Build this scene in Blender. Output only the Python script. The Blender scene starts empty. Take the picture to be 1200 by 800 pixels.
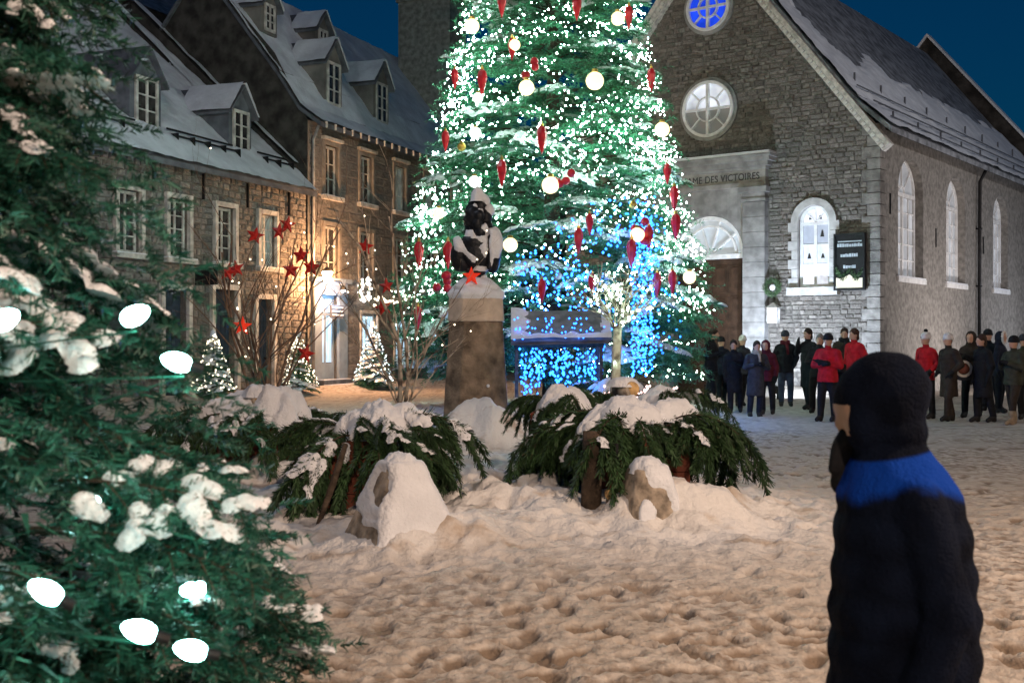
import bpy, bmesh, math, random
from mathutils import Vector, Matrix, Euler, noise

# ------------------------------------------------------------------ camera, world, lights
S = bpy.context.scene
COL = S.collection
F = 1400.0          # focal length in photograph pixels (1200 wide)
CH = 1.6            # eye height
cam_d = bpy.data.cameras.new('camera'); cam = bpy.data.objects.new('camera', cam_d); COL.objects.link(cam)
cam.location = (0, 0, CH); cam.rotation_euler = (math.pi/2, 0, 0)
cam_d.sensor_width = 36; cam_d.lens = 42; cam_d.clip_start = .05; cam_d.clip_end = 1500
cam_d.dof.use_dof = True; cam_d.dof.focus_distance = 20; cam_d.dof.aperture_fstop = 5.5
S.camera = cam

W = bpy.data.worlds.new('World'); S.world = W; W.use_nodes = True
wn = W.node_tree.nodes; wl = W.node_tree.links
sky = wn.new('ShaderNodeTexSky'); sky.sky_type = 'NISHITA'; sky.sun_disc = False
sky.sun_elevation = math.radians(3.0); sky.sun_rotation = math.radians(190); sky.air_density = 1.0; sky.dust_density = .2; sky.ozone_density = 6
bg = wn['Background']; bg.inputs['Strength'].default_value = .06
tint = wn.new('ShaderNodeMix'); tint.data_type = 'RGBA'; tint.blend_type = 'MULTIPLY'; tint.inputs['Factor'].default_value = 1.0     # deep blue hour
tint.inputs[7].default_value = (.17, .74, .68, 1)
wl.new(sky.outputs['Color'], tint.inputs[6]); wl.new(tint.outputs[2], bg.inputs['Color'])

S.view_settings.view_transform = 'Standard'; S.view_settings.look = 'None'
S.view_settings.exposure = 0.0; S.view_settings.gamma = 1.0; S.view_settings.use_curve_mapping = False
S.render.engine = 'CYCLES'
cy = S.cycles
cy.use_denoising = True; cy.max_bounces = 5; cy.diffuse_bounces = 3; cy.glossy_bounces = 2; cy.transmission_bounces = 2; cy.transparent_max_bounces = 4
cy.sample_clamp_indirect = 4; cy.caustics_reflective = False; cy.caustics_refractive = False
try: cy.use_light_tree = True
except Exception: pass

def light(name, kind, loc, power, color, radius=.15, target=None, angle=None, blend=.6):
    d = bpy.data.lights.new(name, kind); d.energy = power; d.color = color
    if kind in ('POINT', 'SPOT'): d.shadow_soft_size = radius
    if kind == 'SPOT':
        d.spot_size = math.radians(angle); d.spot_blend = blend
    o = bpy.data.objects.new(name, d); COL.objects.link(o); o.location = loc
    if target is not None:
        o.rotation_euler = (Vector(target) - Vector(loc)).to_track_quat('-Z', 'Y').to_euler()
    return o
# unseen lights: two warm street lanterns, then two fills added for houses and church
WARM = (1.0, .73, .54)
light('lantern_and_fill_light', 'POINT', (2.2, -9.5, 9.5), 5800, WARM, .22)
light('lantern_and_fill_light', 'POINT', (7.4, 3.2, 6.4), 2900, WARM, .22)
light('lantern_and_fill_light', 'POINT', (-7.0, 17.0, 11.5), 1050, (.84, .90, 1.0), .22)  # added fill, set high and cool to light the house roofs
light('lantern_and_fill_light', 'POINT', (25.0, 27.0, 10.5), 2400, (.96, .92, .92), .22)  # added fill that evens out the church side wall and roof slope

# ------------------------------------------------------------------ helpers
def P(px, py, Y): return Vector(((px-600)/F*Y, Y, CH-(py-400)/F*Y))
def proj(v): return (600+F*v[0]/max(v[1], .1), 400-F*(v[2]-CH)/max(v[1], .1))
def lerp(a, b, t): return a+(b-a)*t
def smooth(a, b, t):
    t = min(1, max(0, (t-a)/(b-a))); return t*t*(3-2*t)
def N3(x, y=0, z=0): return noise.noise(Vector((x, y, z)))
def FB(x, y, z=0, o=4):
    return noise.fractal(Vector((x, y, z)), 1.0, 2.0, o)

def link(o, parent=None):
    COL.objects.link(o)
    if parent is not None: o.parent = parent
    return o
def tag(o, label=None, cat=None, group=None, kind=None):
    if label: o['label'] = label
    if cat: o['category'] = cat
    if group: o['group'] = group
    if kind: o['kind'] = kind
    return o
def thing(name, label, cat, loc=(0, 0, 0), rotz=0, group=None):
    o = bpy.data.objects.new(name, None); COL.objects.link(o); o.empty_display_size = .2
    o.location = loc; o.rotation_euler = (0, 0, rotz)
    return tag(o, label, cat, group)

class MB:
    def __init__(self): self.v = []; self.f = []; self.m = []
    def add(self, vs, fs, mi=0, M=None):
        b = len(self.v)
        if M is not None: vs = [M @ Vector(q) for q in vs]
        self.v += [tuple(q) for q in vs]
        self.f += [tuple(i+b for i in f) for f in fs]; self.m += [mi]*len(fs)
        return self
    def box(self, x0, x1, y0, y1, z0, z1, mi=0, M=None):
        vs = [(x, y, z) for z in (z0, z1) for y in (y0, y1) for x in (x0, x1)]
        return self.add(vs, [(0, 2, 3, 1), (4, 5, 7, 6), (0, 1, 5, 4), (2, 6, 7, 3), (0, 4, 6, 2), (1, 3, 7, 5)], mi, M)
    def tube(self, pts, rad, n=6, mi=0, caps=True):
        pts = [Vector(p) for p in pts]
        if not isinstance(rad, (list, tuple)): rad = [rad]*len(pts)
        vs = []; fs = []
        ref = None
        for i, p in enumerate(pts):
            t = (pts[min(i+1, len(pts)-1)] - pts[max(i-1, 0)])
            t = t.normalized() if t.length > 1e-9 else Vector((0, 0, 1))
            if ref is None:
                ref = t.orthogonal().normalized()
            else:
                ref = (ref - t*ref.dot(t)); ref = ref.normalized() if ref.length > 1e-6 else t.orthogonal().normalized()
            b = t.cross(ref)
            for k in range(n):
                a = 2*math.pi*k/n
                vs.append(p + (ref*math.cos(a)+b*math.sin(a))*rad[i])
        for i in range(len(pts)-1):
            for k in range(n):
                k2 = (k+1) % n
                fs.append((i*n+k, i*n+k2, (i+1)*n+k2, (i+1)*n+k))
        if caps:
            fs.append(tuple(range(n-1, -1, -1))); fs.append(tuple((len(pts)-1)*n+k for k in range(n)))
        return self.add(vs, fs, mi)
    def lathe(self, prof, n=16, c=(0, 0, 0), mi=0, M=None, caps=True):
        vs = []; fs = []
        for r, z in prof:
            for k in range(n):
                a = 2*math.pi*k/n
                vs.append((c[0]+r*math.cos(a), c[1]+r*math.sin(a), c[2]+z))
        for i in range(len(prof)-1):
            for k in range(n):
                k2 = (k+1) % n
                fs.append((i*n+k, i*n+k2, (i+1)*n+k2, (i+1)*n+k))
        if caps:
            fs.append(tuple(range(n-1, -1, -1))); fs.append(tuple((len(prof)-1)*n+k for k in range(n)))
        return self.add(vs, fs, mi, M)
    def ball(self, c, r, n=10, m=7, mi=0, M=None):
        if not isinstance(r, (list, tuple)): r = (r, r, r)
        T = Matrix.Translation(c) @ (M if M is not None else Matrix.Identity(4))
        vs = [(0, 0, -r[2])]; fs = []
        for i in range(1, m):
            a = -math.pi/2+math.pi*i/m
            for k in range(n):
                b = 2*math.pi*k/n
                vs.append((r[0]*math.cos(a)*math.cos(b), r[1]*math.cos(a)*math.sin(b), r[2]*math.sin(a)))
        vs.append((0, 0, r[2])); L = len(vs)-1
        for k in range(n):
            k2 = (k+1) % n
            fs.append((0, 1+k2, 1+k)); fs.append((L, L-n+k, L-n+k2))
            for i in range(m-2):
                fs.append((1+i*n+k, 1+i*n+k2, 1+(i+1)*n+k2, 1+(i+1)*n+k))
        return self.add(vs, fs, mi, T)
    def cap(self, p0, p1, r0, r1, n=10, mi=0):           # tapered capsule
        p0 = Vector(p0); p1 = Vector(p1)
        self.tube([p0, p1], [r0, r1], n, mi); self.ball(p0, r0, n, 6, mi); self.ball(p1, r1, n, 6, mi)
        return self
    def extrude(self, poly, y0, y1, mi=0, M=None):        # poly in (x,z), thickness along y
        n = len(poly)
        vs = [(x, y0, z) for x, z in poly]+[(x, y1, z) for x, z in poly]
        fs = [tuple(range(n)), tuple(range(2*n-1, n-1, -1))]
        fs += [(i, i+n, (i+1) % n+n, (i+1) % n) for i in range(n)]
        return self.add(vs, fs, mi, M)
    def ring(self, cx, cz, r0, r1, y0, y1, a0=0, a1=2*math.pi, n=32, mi=0):   # flat ring in xz plane with depth
        vs = []; fs = []
        full = abs(a1-a0-2*math.pi) < 1e-6
        m = n if full else n+1
        for k in range(m):
            a = a0+(a1-a0)*k/n
            c, s = math.cos(a), math.sin(a)
            vs += [(cx+r0*c, y0, cz+r0*s), (cx+r1*c, y0, cz+r1*s), (cx+r1*c, y1, cz+r1*s), (cx+r0*c, y1, cz+r0*s)]
        for k in range(n):
            i = 4*k; j = 4*((k+1) % m)
            for q in range(4):
                q2 = (q+1) % 4
                fs.append((i+q, i+q2, j+q2, j+q))
        if not full:
            fs.append((0, 3, 2, 1)); e = 4*(m-1); fs.append((e, e+1, e+2, e+3))
        return self.add(vs, fs, mi)
    def mesh(self, name, mats, smooth_=False):
        me = bpy.data.meshes.new(name); me.from_pydata(self.v, [], self.f)
        if not isinstance(mats, (list, tuple)): mats = [mats]
        for m in mats: me.materials.append(m)
        if len(mats) > 1: me.polygons.foreach_set('material_index', self.m)
        if smooth_: me.polygons.foreach_set('use_smooth', [True]*len(me.polygons))
        me.update(); return me
    def build(self, name, mats, parent=None, smooth_=False):
        return link(bpy.data.objects.new(name, self.mesh(name, mats, smooth_)), parent)

# ------------------------------------------------------------------ materials
def mat(name, col, rough=.8, var=.15, scale=4.0, bump=0.0, bscale=30.0, metal=0.0, emit=None, es=0.0, rand=0.0, col2=None, detail=4.0, spec=.3, ramp=(.35, .65)):
    m = bpy.data.materials.new(name); m.use_nodes = True
    nt = m.node_tree; nd = nt.nodes; b = nd['Principled BSDF']
    b.inputs['Roughness'].default_value = rough; b.inputs['Metallic'].default_value = metal
    b.inputs['Specular IOR Level'].default_value = spec
    tc = nd.new('ShaderNodeTexCoord')
    no = nd.new('ShaderNodeTexNoise'); no.inputs['Scale'].default_value = scale; no.inputs['Detail'].default_value = detail
    nt.links.new(tc.outputs['Object'], no.inputs['Vector'])
    cr = nd.new('ShaderNodeValToRGB'); e = cr.color_ramp.elements
    e[0].position, e[1].position = ramp
    c2 = col2 if col2 else tuple(min(1, c*(1+var)) for c in col)
    c1 = col if col2 else tuple(c*(1-var) for c in col)
    e[0].color = (*c1, 1); e[1].color = (*c2, 1)
    nt.links.new(no.outputs['Fac'], cr.inputs['Fac'])
    out = cr.outputs['Color']
    if rand > 0:
        oi = nd.new('ShaderNodeObjectInfo'); ge = nd.new('ShaderNodeNewGeometry')
        ad = nd.new('ShaderNodeMath'); ad.operation = 'ADD'
        nt.links.new(oi.outputs['Random'], ad.inputs[0]); nt.links.new(ge.outputs['Random Per Island'], ad.inputs[1])
        fr = nd.new('ShaderNodeMath'); fr.operation = 'FRACT'; nt.links.new(ad.outputs[0], fr.inputs[0])
        mr = nd.new('ShaderNodeMapRange'); mr.inputs['To Min'].default_value = 1-rand; mr.inputs['To Max'].default_value = 1+rand
        nt.links.new(fr.outputs[0], mr.inputs['Value'])
        hs = nd.new('ShaderNodeHueSaturation'); nt.links.new(out, hs.inputs['Color']); nt.links.new(mr.outputs[0], hs.inputs['Value'])
        out = hs.outputs['Color']
    nt.links.new(out, b.inputs['Base Color'])
    if bump > 0:
        n2 = nd.new('ShaderNodeTexNoise'); n2.inputs['Scale'].default_value = bscale; n2.inputs['Detail'].default_value = 5
        nt.links.new(tc.outputs['Object'], n2.inputs['Vector'])
        bp = nd.new('ShaderNodeBump'); bp.inputs['Strength'].default_value = bump; bp.inputs['Distance'].default_value = .03
        nt.links.new(n2.outputs['Fac'], bp.inputs['Height']); nt.links.new(bp.outputs['Normal'], b.inputs['Normal'])
    if emit:
        b.inputs['Emission Color'].default_value = (*emit, 1); b.inputs['Emission Strength'].default_value = es
    return m
def glow(name, col, s, patch=0.0, scale=2.0, dark=(.05, .05, .06)):
    """a lit pane or bulb; patch>0 varies the brightness of what is seen through the glass"""
    m = bpy.data.materials.new(name); m.use_nodes = True
    nt = m.node_tree; nd = nt.nodes; b = nd['Principled BSDF']
    b.inputs['Base Color'].default_value = (*[min(.8, c*.5) for c in col], 1); b.inputs['Roughness'].default_value = .25
    b.inputs['Emission Color'].default_value = (*col, 1); b.inputs['Emission Strength'].default_value = s
    if patch > 0:
        tc = nd.new('ShaderNodeTexCoord'); no = nd.new('ShaderNodeTexNoise'); no.inputs['Scale'].default_value = scale; no.inputs['Detail'].default_value = 3
        nt.links.new(tc.outputs['Object'], no.inputs['Vector'])
        mr = nd.new('ShaderNodeMapRange'); mr.inputs['From Min'].default_value = .35; mr.inputs['From Max'].default_value = .65
        mr.inputs['To Min'].default_value = s*(1-patch); mr.inputs['To Max'].default_value = s
        nt.links.new(no.outputs['Fac'], mr.inputs['Value']); nt.links.new(mr.outputs[0], b.inputs['Emission Strength'])
    return m

M_SNOW = mat('snow', (.78, .80, .84), .7, .06, 6, .6, 34, spec=.25)
M_SNOWR = mat('roof_snow', (.80, .84, .90), .7, .12, 1.6, .7, 9, detail=10)
M_NEED = mat('fir_needles', (.020, .098, .064), .45, .35, 3, rand=.5, spec=.5)
M_NEED2 = mat('fir_needles_olive', (.035, .075, .028), .55, .35, 3, rand=.4, spec=.3)
M_NEED3 = mat('spruce_needles', (.06, .23, .12), .5, .35, 1.2, rand=.5, spec=.3)
M_BARK = mat('bark', (.07, .05, .035), .9, .4, 12, .6, 40)
M_TWIG = mat('bare_twigs', (.16, .11, .08), .85, .35, 10, .3, 40)
M_BIRCH = mat('birch_bark', (.45, .38, .30), .8, .5, 9, .3, 30, col2=(.12, .09, .07), ramp=(.45, .62))
M_CUT = mat('cut_wood', (.50, .32, .14), .8, .3, 20)
M_STONE = mat('rubble_stone', (.175, .158, .142), .9, .35, 7, .7, 16, rand=.26)
M_STONEL = mat('house_stone', (.20, .182, .165), .9, .35, 5, .7, 14, rand=.32)
M_MORTAR = mat('mortar', (.165, .15, .135), .95, .25, 6, .4, 25)
M_MORTARL = mat('pale_mortar', (.20, .18, .155), .95, .25, 6, .4, 25)
M_CUTST = mat('dressed_stone', (.27, .265, .26), .85, .25, 3, .3, 18, rand=.12)
M_RENDER = mat('rough_render', (.245, .23, .212), .92, .28, 7, .8, 9, detail=9)
M_RENDERB = mat('grey_house_render', (.19, .178, .165), .92, .35, 1.2, .6, 10, detail=9)
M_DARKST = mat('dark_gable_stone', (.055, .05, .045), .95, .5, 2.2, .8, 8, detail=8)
M_SLATE = mat('slate_roof', (.24, .255, .28), .75, .5, 2.5, .5, 12, detail=9)
M_METROOF = mat('weathered_metal', (.12, .13, .15), .55, .3, 3, .2, 15)
M_WHITE = mat('white_paint', (.80, .80, .80), .6, .12, 5, .15, 30)
M_WHITEW = mat('worn_white_paint', (.56, .54, .50), .75, .3, 4, .3, 25)
M_TRIM = mat('pale_trim', (.58, .54, .49), .75, .3, 7, .4, 22)
M_GLASS = mat('dark_glass', (.035, .033, .032), .12, .5, 1.5, spec=.6)
M_DOOR = mat('brown_door', (.045, .024, .014), .6, .35, 4, .3, 30)
M_DOORD = mat('dark_blue_door', (.03, .045, .065), .6, .3, 4, .2, 30)
M_IRON = mat('black_iron', (.02, .02, .022), .5, .2, 8, metal=.4)
M_PIPE = mat('pale_downpipe', (.30, .30, .30), .6, .2, 6)
M_CONC = mat('concrete', (.36, .30, .235), .92, .5, 9, 1.0, 16, detail=9)
M_GRAN = mat('pedestal_granite', (.21, .16, .115), .9, .5, 4.5, .8, 24, detail=9)
M_GRANL = mat('pedestal_cap_stone', (.55, .45, .36), .85, .2, 4, .35, 30)
M_BRONZE = mat('dark_bronze', (.022, .024, .028), .45, .3, 9, .3, 30, metal=.6)
M_REDB = mat('red_brown_boards', (.17, .05, .03), .75, .3, 5, .3, 30)
M_RED = mat('red_ornament', (.50, .012, .02), .35, .25, 9, spec=.5, emit=(.6, .01, .02), es=.05)
M_REDM = mat('red_ornament_plain', (.50, .012, .02), .35, .25, 9, spec=.5)
M_STAR = mat('red_star', (.42, .02, .015), .5, .2, 9)
M_GOLD = mat('gold_ornament', (.7, .45, .1), .3, .2, 9, metal=.8)
M_GLOBE = glow('warm_globe', (1.0, .78, .44), 1.9)
M_GLOBEW = glow('white_globe', (.95, 1.0, .95), 3)
M_BULB = glow('white_bulb', (.62, 1.0, .84), 80)
M_BULBB = glow('blue_bulb', (.02, .17, 1.0), 8)
M_BULBW = glow('warm_bulb', (1.0, .86, .62), 5)
M_BULBP = glow('pink_bulb', (1.0, .66, .62), 4)
M_C9 = glow('foreground_bulb', (.42, 1.0, .92), 46)
M_LITW = glow('lit_pane_white', (.86, .90, 1.0), 1.0, .75, 1.2)
M_LITB = glow('lit_pane_blue', (.015, .07, .85), 1.1, .5, 3)
M_SHOP = glow('lit_shop_pane', (.55, .80, 1.0), 1.6, .6, 1.5)
M_LANT = glow('lantern_glass', (1.0, .62, .28), 90)
M_LITSIGN = glow('lit_notice', (1.0, .93, .72), .55, .4, 6)
# ------------------------------------------------------------------ ground
MOUNDS = [  # x, y, rx, ry, h
    (-1.1, 10.7, 1.8, 2.1, .22), (1.1, 10.9, 1.7, 2.1, .22), (.1, 13.0, 2.0, 3.0, .10),
    (-.80, 8.85, .40, .40, .12), (-.50, 9.0, .35, .4, .12), (1.45, 9.85, .40, .35, .20), (1.7, 10.4, .5, .5, .10), (.35, 9.7, .7, .6, .08),
    (-.15, 17.0, .9, .7, .45), (-.75, 17.2, .8, .7, .32), (-.45, 18.0, 1.3, 1.3, .2),
    (-2.9, 13.0, 1.6, 1.6, .35), (-1.6, 14.2, 2.0, 1.6, .3), (.9, 26.5, 4.2, 4.2, .25), (.75, 19.6, 1.4, .6, .38)]
def bankness(x, y):
    b = 0
    for mx, my, rx, ry, h in MOUNDS:
        q = ((x-mx)/rx)**2+((y-my)/ry)**2
        if q < 6: b = max(b, math.exp(-q)*min(1, h/.12))
    return min(1, b*1.6)
CHX, CHY = 1.8, 40.48                     # church: left end of the facade
LBX, LBY = -6.43, 37.5                    # party wall between the two houses
cu, cv = Vector((.8, -.6)), Vector((.6, .8))
hu, hv = Vector((.3657, .9307)), Vector((-.9307, .3657))
PRINTS = {}
_r = random.Random(88)
for _i in range(150):                                                   # walkers' tracks across the square
    px_, py_, an_ = _r.uniform(-3.5, 5), _r.uniform(4.5, 17), _r.uniform(0, 6.283)
    for _k in range(_r.randint(3, 9)):
        an_ += _r.gauss(0, .18); px_ += .58*math.cos(an_); py_ += .58*math.sin(an_); sd_ = .09*(1 if _k % 2 else -1)
        fx, fy = px_-sd_*math.sin(an_), py_+sd_*math.cos(an_)
        for _a in (-1, 0, 1):
            for _b in (-1, 0, 1): PRINTS.setdefault((int(fx//.5)+_a, int(fy//.5)+_b), []).append((fx, fy, math.cos(an_), math.sin(an_)))
def tread(x, y):
    """churned, footprint-pocked snow: sharp lumps with hollows between"""
    t = noise.turbulence(Vector((x*5.6, y*4.6, 1.3)), 3, True, noise_basis='PERLIN_ORIGINAL', amplitude_scale=.62, frequency_scale=2.3)
    a = .58-t*.95+.35*N3(x*24, y*20, 3)
    for fx, fy, c, s in PRINTS.get((int(x//.5), int(y//.5)), ()):      # boot prints pressed into it
        u, v = ((x-fx)*c+(y-fy)*s)/.145, (-(x-fx)*s+(y-fy)*c)/.06
        q = u*u+v*v
        if q < 3: a += -.95*math.exp(-q*q*1.2)+.28*math.exp(-(q-1.7)**2*3)
    return a
def GH(x, y, fine=True):
    z = 0
    for mx, my, rx, ry, h in MOUNDS:
        q = ((x-mx)/rx)**2+((y-my)/ry)**2
        if q < 6: z += h*math.exp(-q*1.3)*(1+.5*N3(x*2.3, y*2.3, 5))
    # shovelled ridges along the walls
    if y > 20:
        d = Vector((x-CHX, y-CHY)); w = d.dot(cv); s = d.dot(cu)
        if -3 < w < .5 and -2 < s < 12 and not 3.8 < s < 7: z += .28*math.exp(-((w+.5)/.7)**2)*(1+.5*N3(s*1.5, 3))
        d = Vector((x-LBX, y-LBY)); w = d.dot(hv)
        if -3 < w < .5: z += .22*math.exp(-((w+.5)/.8)**2)*(1+.5*N3(d.dot(hu)*1.5, 7))
    if fine:
        b = bankness(x, y)
        k = smooth(60, 20, y)
        a = tread(x, y)
        big = N3(x*.9, y*.55, 9)*.022+N3(x*15, y*13, 4)*.009
        lump = N3(x*2.6, y*2.6, 8)*.075+N3(x*6.5, y*6.5, 12)*.040
        z += k*(lerp(.036*a, .030*a+lump*1.2, b)+big)
    return z
def axis(dense0, dense1, step, grow, lim0, lim1):
    a = []; x = dense0
    while x <= dense1: a.append(x); x += step
    s = step; x = a[-1]
    while x < lim1: s *= grow; x += s; a.append(x)
    s = step; x = a[0]
    while x > lim0: s *= grow; x -= s; a.insert(0, x)
    return a
gx = axis(-3.2, 4.2, .027, 1.07, -420, 420)
gy = axis(5.0, 11.5, .027, 1.022, -60, 700)
def build_ground():
    vs = []; cl = []; pt = []
    for y in gy:
        for x in gx:
            far = abs(x) > 30 or y > 75 or y < -8
            vs.append((x, y, 0 if far else GH(x, y))); cl.append(0 if far else bankness(x, y)); pt.append(0 if far else tread(x, y))
    nx = len(gx); fs = [(j*nx+i, j*nx+i+1, (j+1)*nx+i+1, (j+1)*nx+i) for j in range(len(gy)-1) for i in range(nx-1)]
    me = bpy.data.meshes.new('ground'); me.from_pydata(vs, [], fs)
    at = me.attributes.new('clean', 'FLOAT', 'POINT'); at.data.foreach_set('value', cl); at = me.attributes.new('tread', 'FLOAT', 'POINT'); at.data.foreach_set('value', pt)
    me.polygons.foreach_set('use_smooth', [True]*len(fs))
    m = bpy.data.materials.new('trampled_snow'); m.use_nodes = True
    nt = m.node_tree; nd = nt.nodes; b = nd['Principled BSDF']; b.inputs['Roughness'].default_value = .75; b.inputs['Specular IOR Level'].default_value = .2
    ge = nd.new('ShaderNodeNewGeometry')
    def nz(sc, det, stretch=(1, 1, 1)):
        mp = nd.new('ShaderNodeMapping'); mp.inputs['Scale'].default_value = stretch
        n = nd.new('ShaderNodeTexNoise'); n.inputs['Scale'].default_value = sc; n.inputs['Detail'].default_value = det
        nt.links.new(ge.outputs['Position'], mp.inputs['Vector']); nt.links.new(mp.outputs[0], n.inputs['Vector']); return n
    def ramp(src, p0, p1, c0, c1):
        r = nd.new('ShaderNodeValToRGB'); r.color_ramp.elements[0].position = p0; r.color_ramp.elements[1].position = p1
        r.color_ramp.elements[0].color = c0; r.color_ramp.elements[1].color = c1; nt.links.new(src, r.inputs['Fac']); return r
    def mix(f, a, bb):
        x = nd.new('ShaderNodeMix'); x.data_type = 'RGBA'
        nt.links.new(f, x.inputs['Factor'])
        for s_, q in ((x.inputs[6], a), (x.inputs[7], bb)):
            if isinstance(q, tuple): s_.default_value = q
            else: nt.links.new(q, s_)
        return x.outputs[2]
    n1 = nz(.7, 5, (1, .6, 1)); n2 = nz(9, 6); n3 = nz(3.2, 6, (.7, 1.4, 1))
    trod = ramp(n2.outputs['Fac'], .36, .58, (.23, .17, .125, 1), (.60, .53, .46, 1))
    grey = ramp(n1.outputs['Fac'], .42, .62, (0, 0, 0, 1), (1, 1, 1, 1))
    base = mix(grey.outputs['Color'], trod.outputs['Color'], (.50, .435, .37, 1))
    tr_n = nd.new('ShaderNodeAttribute'); tr_n.attribute_name = 'tread'
    tm = nd.new('ShaderNodeMath'); tm.operation = 'MULTIPLY_ADD'; tm.inputs[1].default_value = .55; tm.inputs[2].default_value = .5; nt.links.new(tr_n.outputs['Fac'], tm.inputs[0])
    ta = nd.new('ShaderNodeMath'); ta.operation = 'MULTIPLY_ADD'; ta.inputs[1].default_value = .9; nt.links.new(n3.outputs['Fac'], ta.inputs[0]); nt.links.new(tm.outputs[0], ta.inputs[2])
    ts = nd.new('ShaderNodeMath'); ts.operation = 'SUBTRACT'; ts.inputs[1].default_value = .45; nt.links.new(ta.outputs[0], ts.inputs[0])
    pit = ramp(ts.outputs[0], .24, .56, (0, 0, 0, 1), (1, 1, 1, 1))
    base = mix(pit.outputs['Color'], (.22, .165, .12, 1), base)
    clean = ramp(n3.outputs['Fac'], .30, .45, (.55, .46, .38, 1), (.80, .78, .76, 1))
    at_n = nd.new('ShaderNodeAttribute'); at_n.attribute_name = 'clean'
    cm = nd.new('ShaderNodeMath'); cm.operation = 'MULTIPLY'; cm.inputs[1].default_value = 1.25; cm.use_clamp = True; nt.links.new(at_n.outputs['Fac'], cm.inputs[0])
    fin = mix(cm.outputs[0], base, clean.outputs['Color'])
    nt.links.new(fin, b.inputs['Base Color'])
    bn = nz(34, 5); bp = nd.new('ShaderNodeBump'); bp.inputs['Strength'].default_value = .55; bp.inputs['Distance'].default_value = .03
    vo = nd.new('ShaderNodeTexVoronoi'); vo.inputs['Scale'].default_value = 16; nt.links.new(ge.outputs['Position'], vo.inputs['Vector'])
    va = nd.new('ShaderNodeMath'); va.operation = 'MULTIPLY_ADD'; va.inputs[1].default_value = -.55; nt.links.new(vo.outputs['Distance'], va.inputs[0]); nt.links.new(bn.outputs['Fac'], va.inputs[2])
    nt.links.new(va.outputs[0], bp.inputs['Height']); nt.links.new(bp.outputs['Normal'], b.inputs['Normal'])
    me.materials.append(m); me.update()
    o = link(bpy.data.objects.new('ground', me)); tag(o, 'trampled brownish snow covering the square', None, None, 'structure')
build_ground()

# ------------------------------------------------------------------ masonry helpers
def unit_stone(seed):
    r = random.Random(seed); j = lambda a: r.uniform(-a, a)
    vs = []
    for y, ins in ((.5, 0), (-.2, 0), (-.5, .09)):
        for sx, sz in ((-1, -1), (1, -1), (1, 1), (-1, 1)):
            vs.append((sx*(.5-ins-abs(j(.05))), y+(j(.16) if ins else 0), sz*(.5-ins-abs(j(.08)))))
    fs = [(8, 9, 10, 11)]
    for a in (0, 4):
        for k in range(4):
            fs.append((a+k, a+(k+1) % 4, a+4+(k+1) % 4, a+4+k))
    return vs, fs
STV = [unit_stone(i) for i in range(8)]
def stone_face(parent, m, lo, hi, z0, z1, excl, y=0.0, course=(.17, .27), length=(.22, .6), depth=.10, gap=.02, nobj=300, vis=None, seed=1, name='stone'):
    r = random.Random(seed); stones = []
    z = z0
    while z < z1-.06:
        h = min(r.uniform(*course), z1-z); zm = z+h/2
        iv = [(lo(zm), hi(zm))]
        for a, b in excl(zm):
            nv = []
            for p, q in iv:
                if b <= p or a >= q: nv.append((p, q)); continue
                if a > p: nv.append((p, a))
                if b < q: nv.append((b, q))
            iv = nv
        for p, q in iv:
            x = p
            while x < q-.04:
                L = r.uniform(*length)*r.choice((.7, 1, 1, 1.25))
                if q-(x+L) < .18: L = q-x
                dz = r.uniform(-.012, .012)
                stones.append((x+L/2, zm+dz, L-gap, h-gap*r.uniform(.7, 1.2), r.uniform(.6, 1.15)*depth, r.randrange(8)))
                x += L
        z += h
    MW = parent.matrix_basis
    def score(s):
        w = MW @ Vector((s[0], y, s[1])); px, py = proj(w)
        ok = -5 < px < 1205 and -5 < py < 790 and (vis is None or vis(px, py))
        return (s[2]*s[3]/(w.y*w.y)) if ok else -1
    ranked = sorted(stones, key=score, reverse=True)
    solo = [s for s in ranked[:nobj] if score(s) > 0]; rest = ranked[len(solo):]
    meshes = []
    for i, (v, f) in enumerate(STV):
        me = bpy.data.meshes.new(name); me.from_pydata(v, [], f); me.materials.append(m); meshes.append(me)
    for s in solo:
        o = bpy.data.objects.new(name, meshes[s[5]]); o.location = (s[0], y, s[1]); o.scale = (s[2], s[4], s[3]); link(o, parent)
    if rest:
        mb = MB()
        for s in rest:
            v, f = STV[s[5]]
            mb.add([(s[0]+a*s[2], y+b*s[4], s[1]+c*s[3]) for a, b, c in v], f)
        tag(mb.build(name+'work', m, parent), None, None, None, 'stuff')
def wall_plane(mb, x0, x1, z0, z1, y, holes, mi=0):
    xs = sorted({x0, x1, *[h[0] for h in holes], *[h[1] for h in holes]}); zs = sorted({z0, z1, *[h[2] for h in holes], *[h[3] for h in holes]})
    for i in range(len(xs)-1):
        for j in range(len(zs)-1):
            cx, cz = (xs[i]+xs[i+1])/2, (zs[j]+zs[j+1])/2
            if any(h[0] < cx < h[1] and h[2] < cz < h[3] for h in holes): continue
            mb.add([(xs[i], y, zs[j]), (xs[i+1], y, zs[j]), (xs[i+1], y, zs[j+1]), (xs[i], y, zs[j+1])], [(0, 1, 2, 3)], mi)
def reveal(mb, h, y0, y1, mi=0):
    x0, x1, z0, z1 = h
    p = [(x0, z0), (x1, z0), (x1, z1), (x0, z1)]
    for k in range(4):
        a, b = p[k], p[(k+1) % 4]
        mb.add([(a[0], y0, a[1]), (b[0], y0, b[1]), (b[0], y1, b[1]), (a[0], y1, a[1])], [(0, 1, 2, 3)], mi)
PANE = {}
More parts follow.
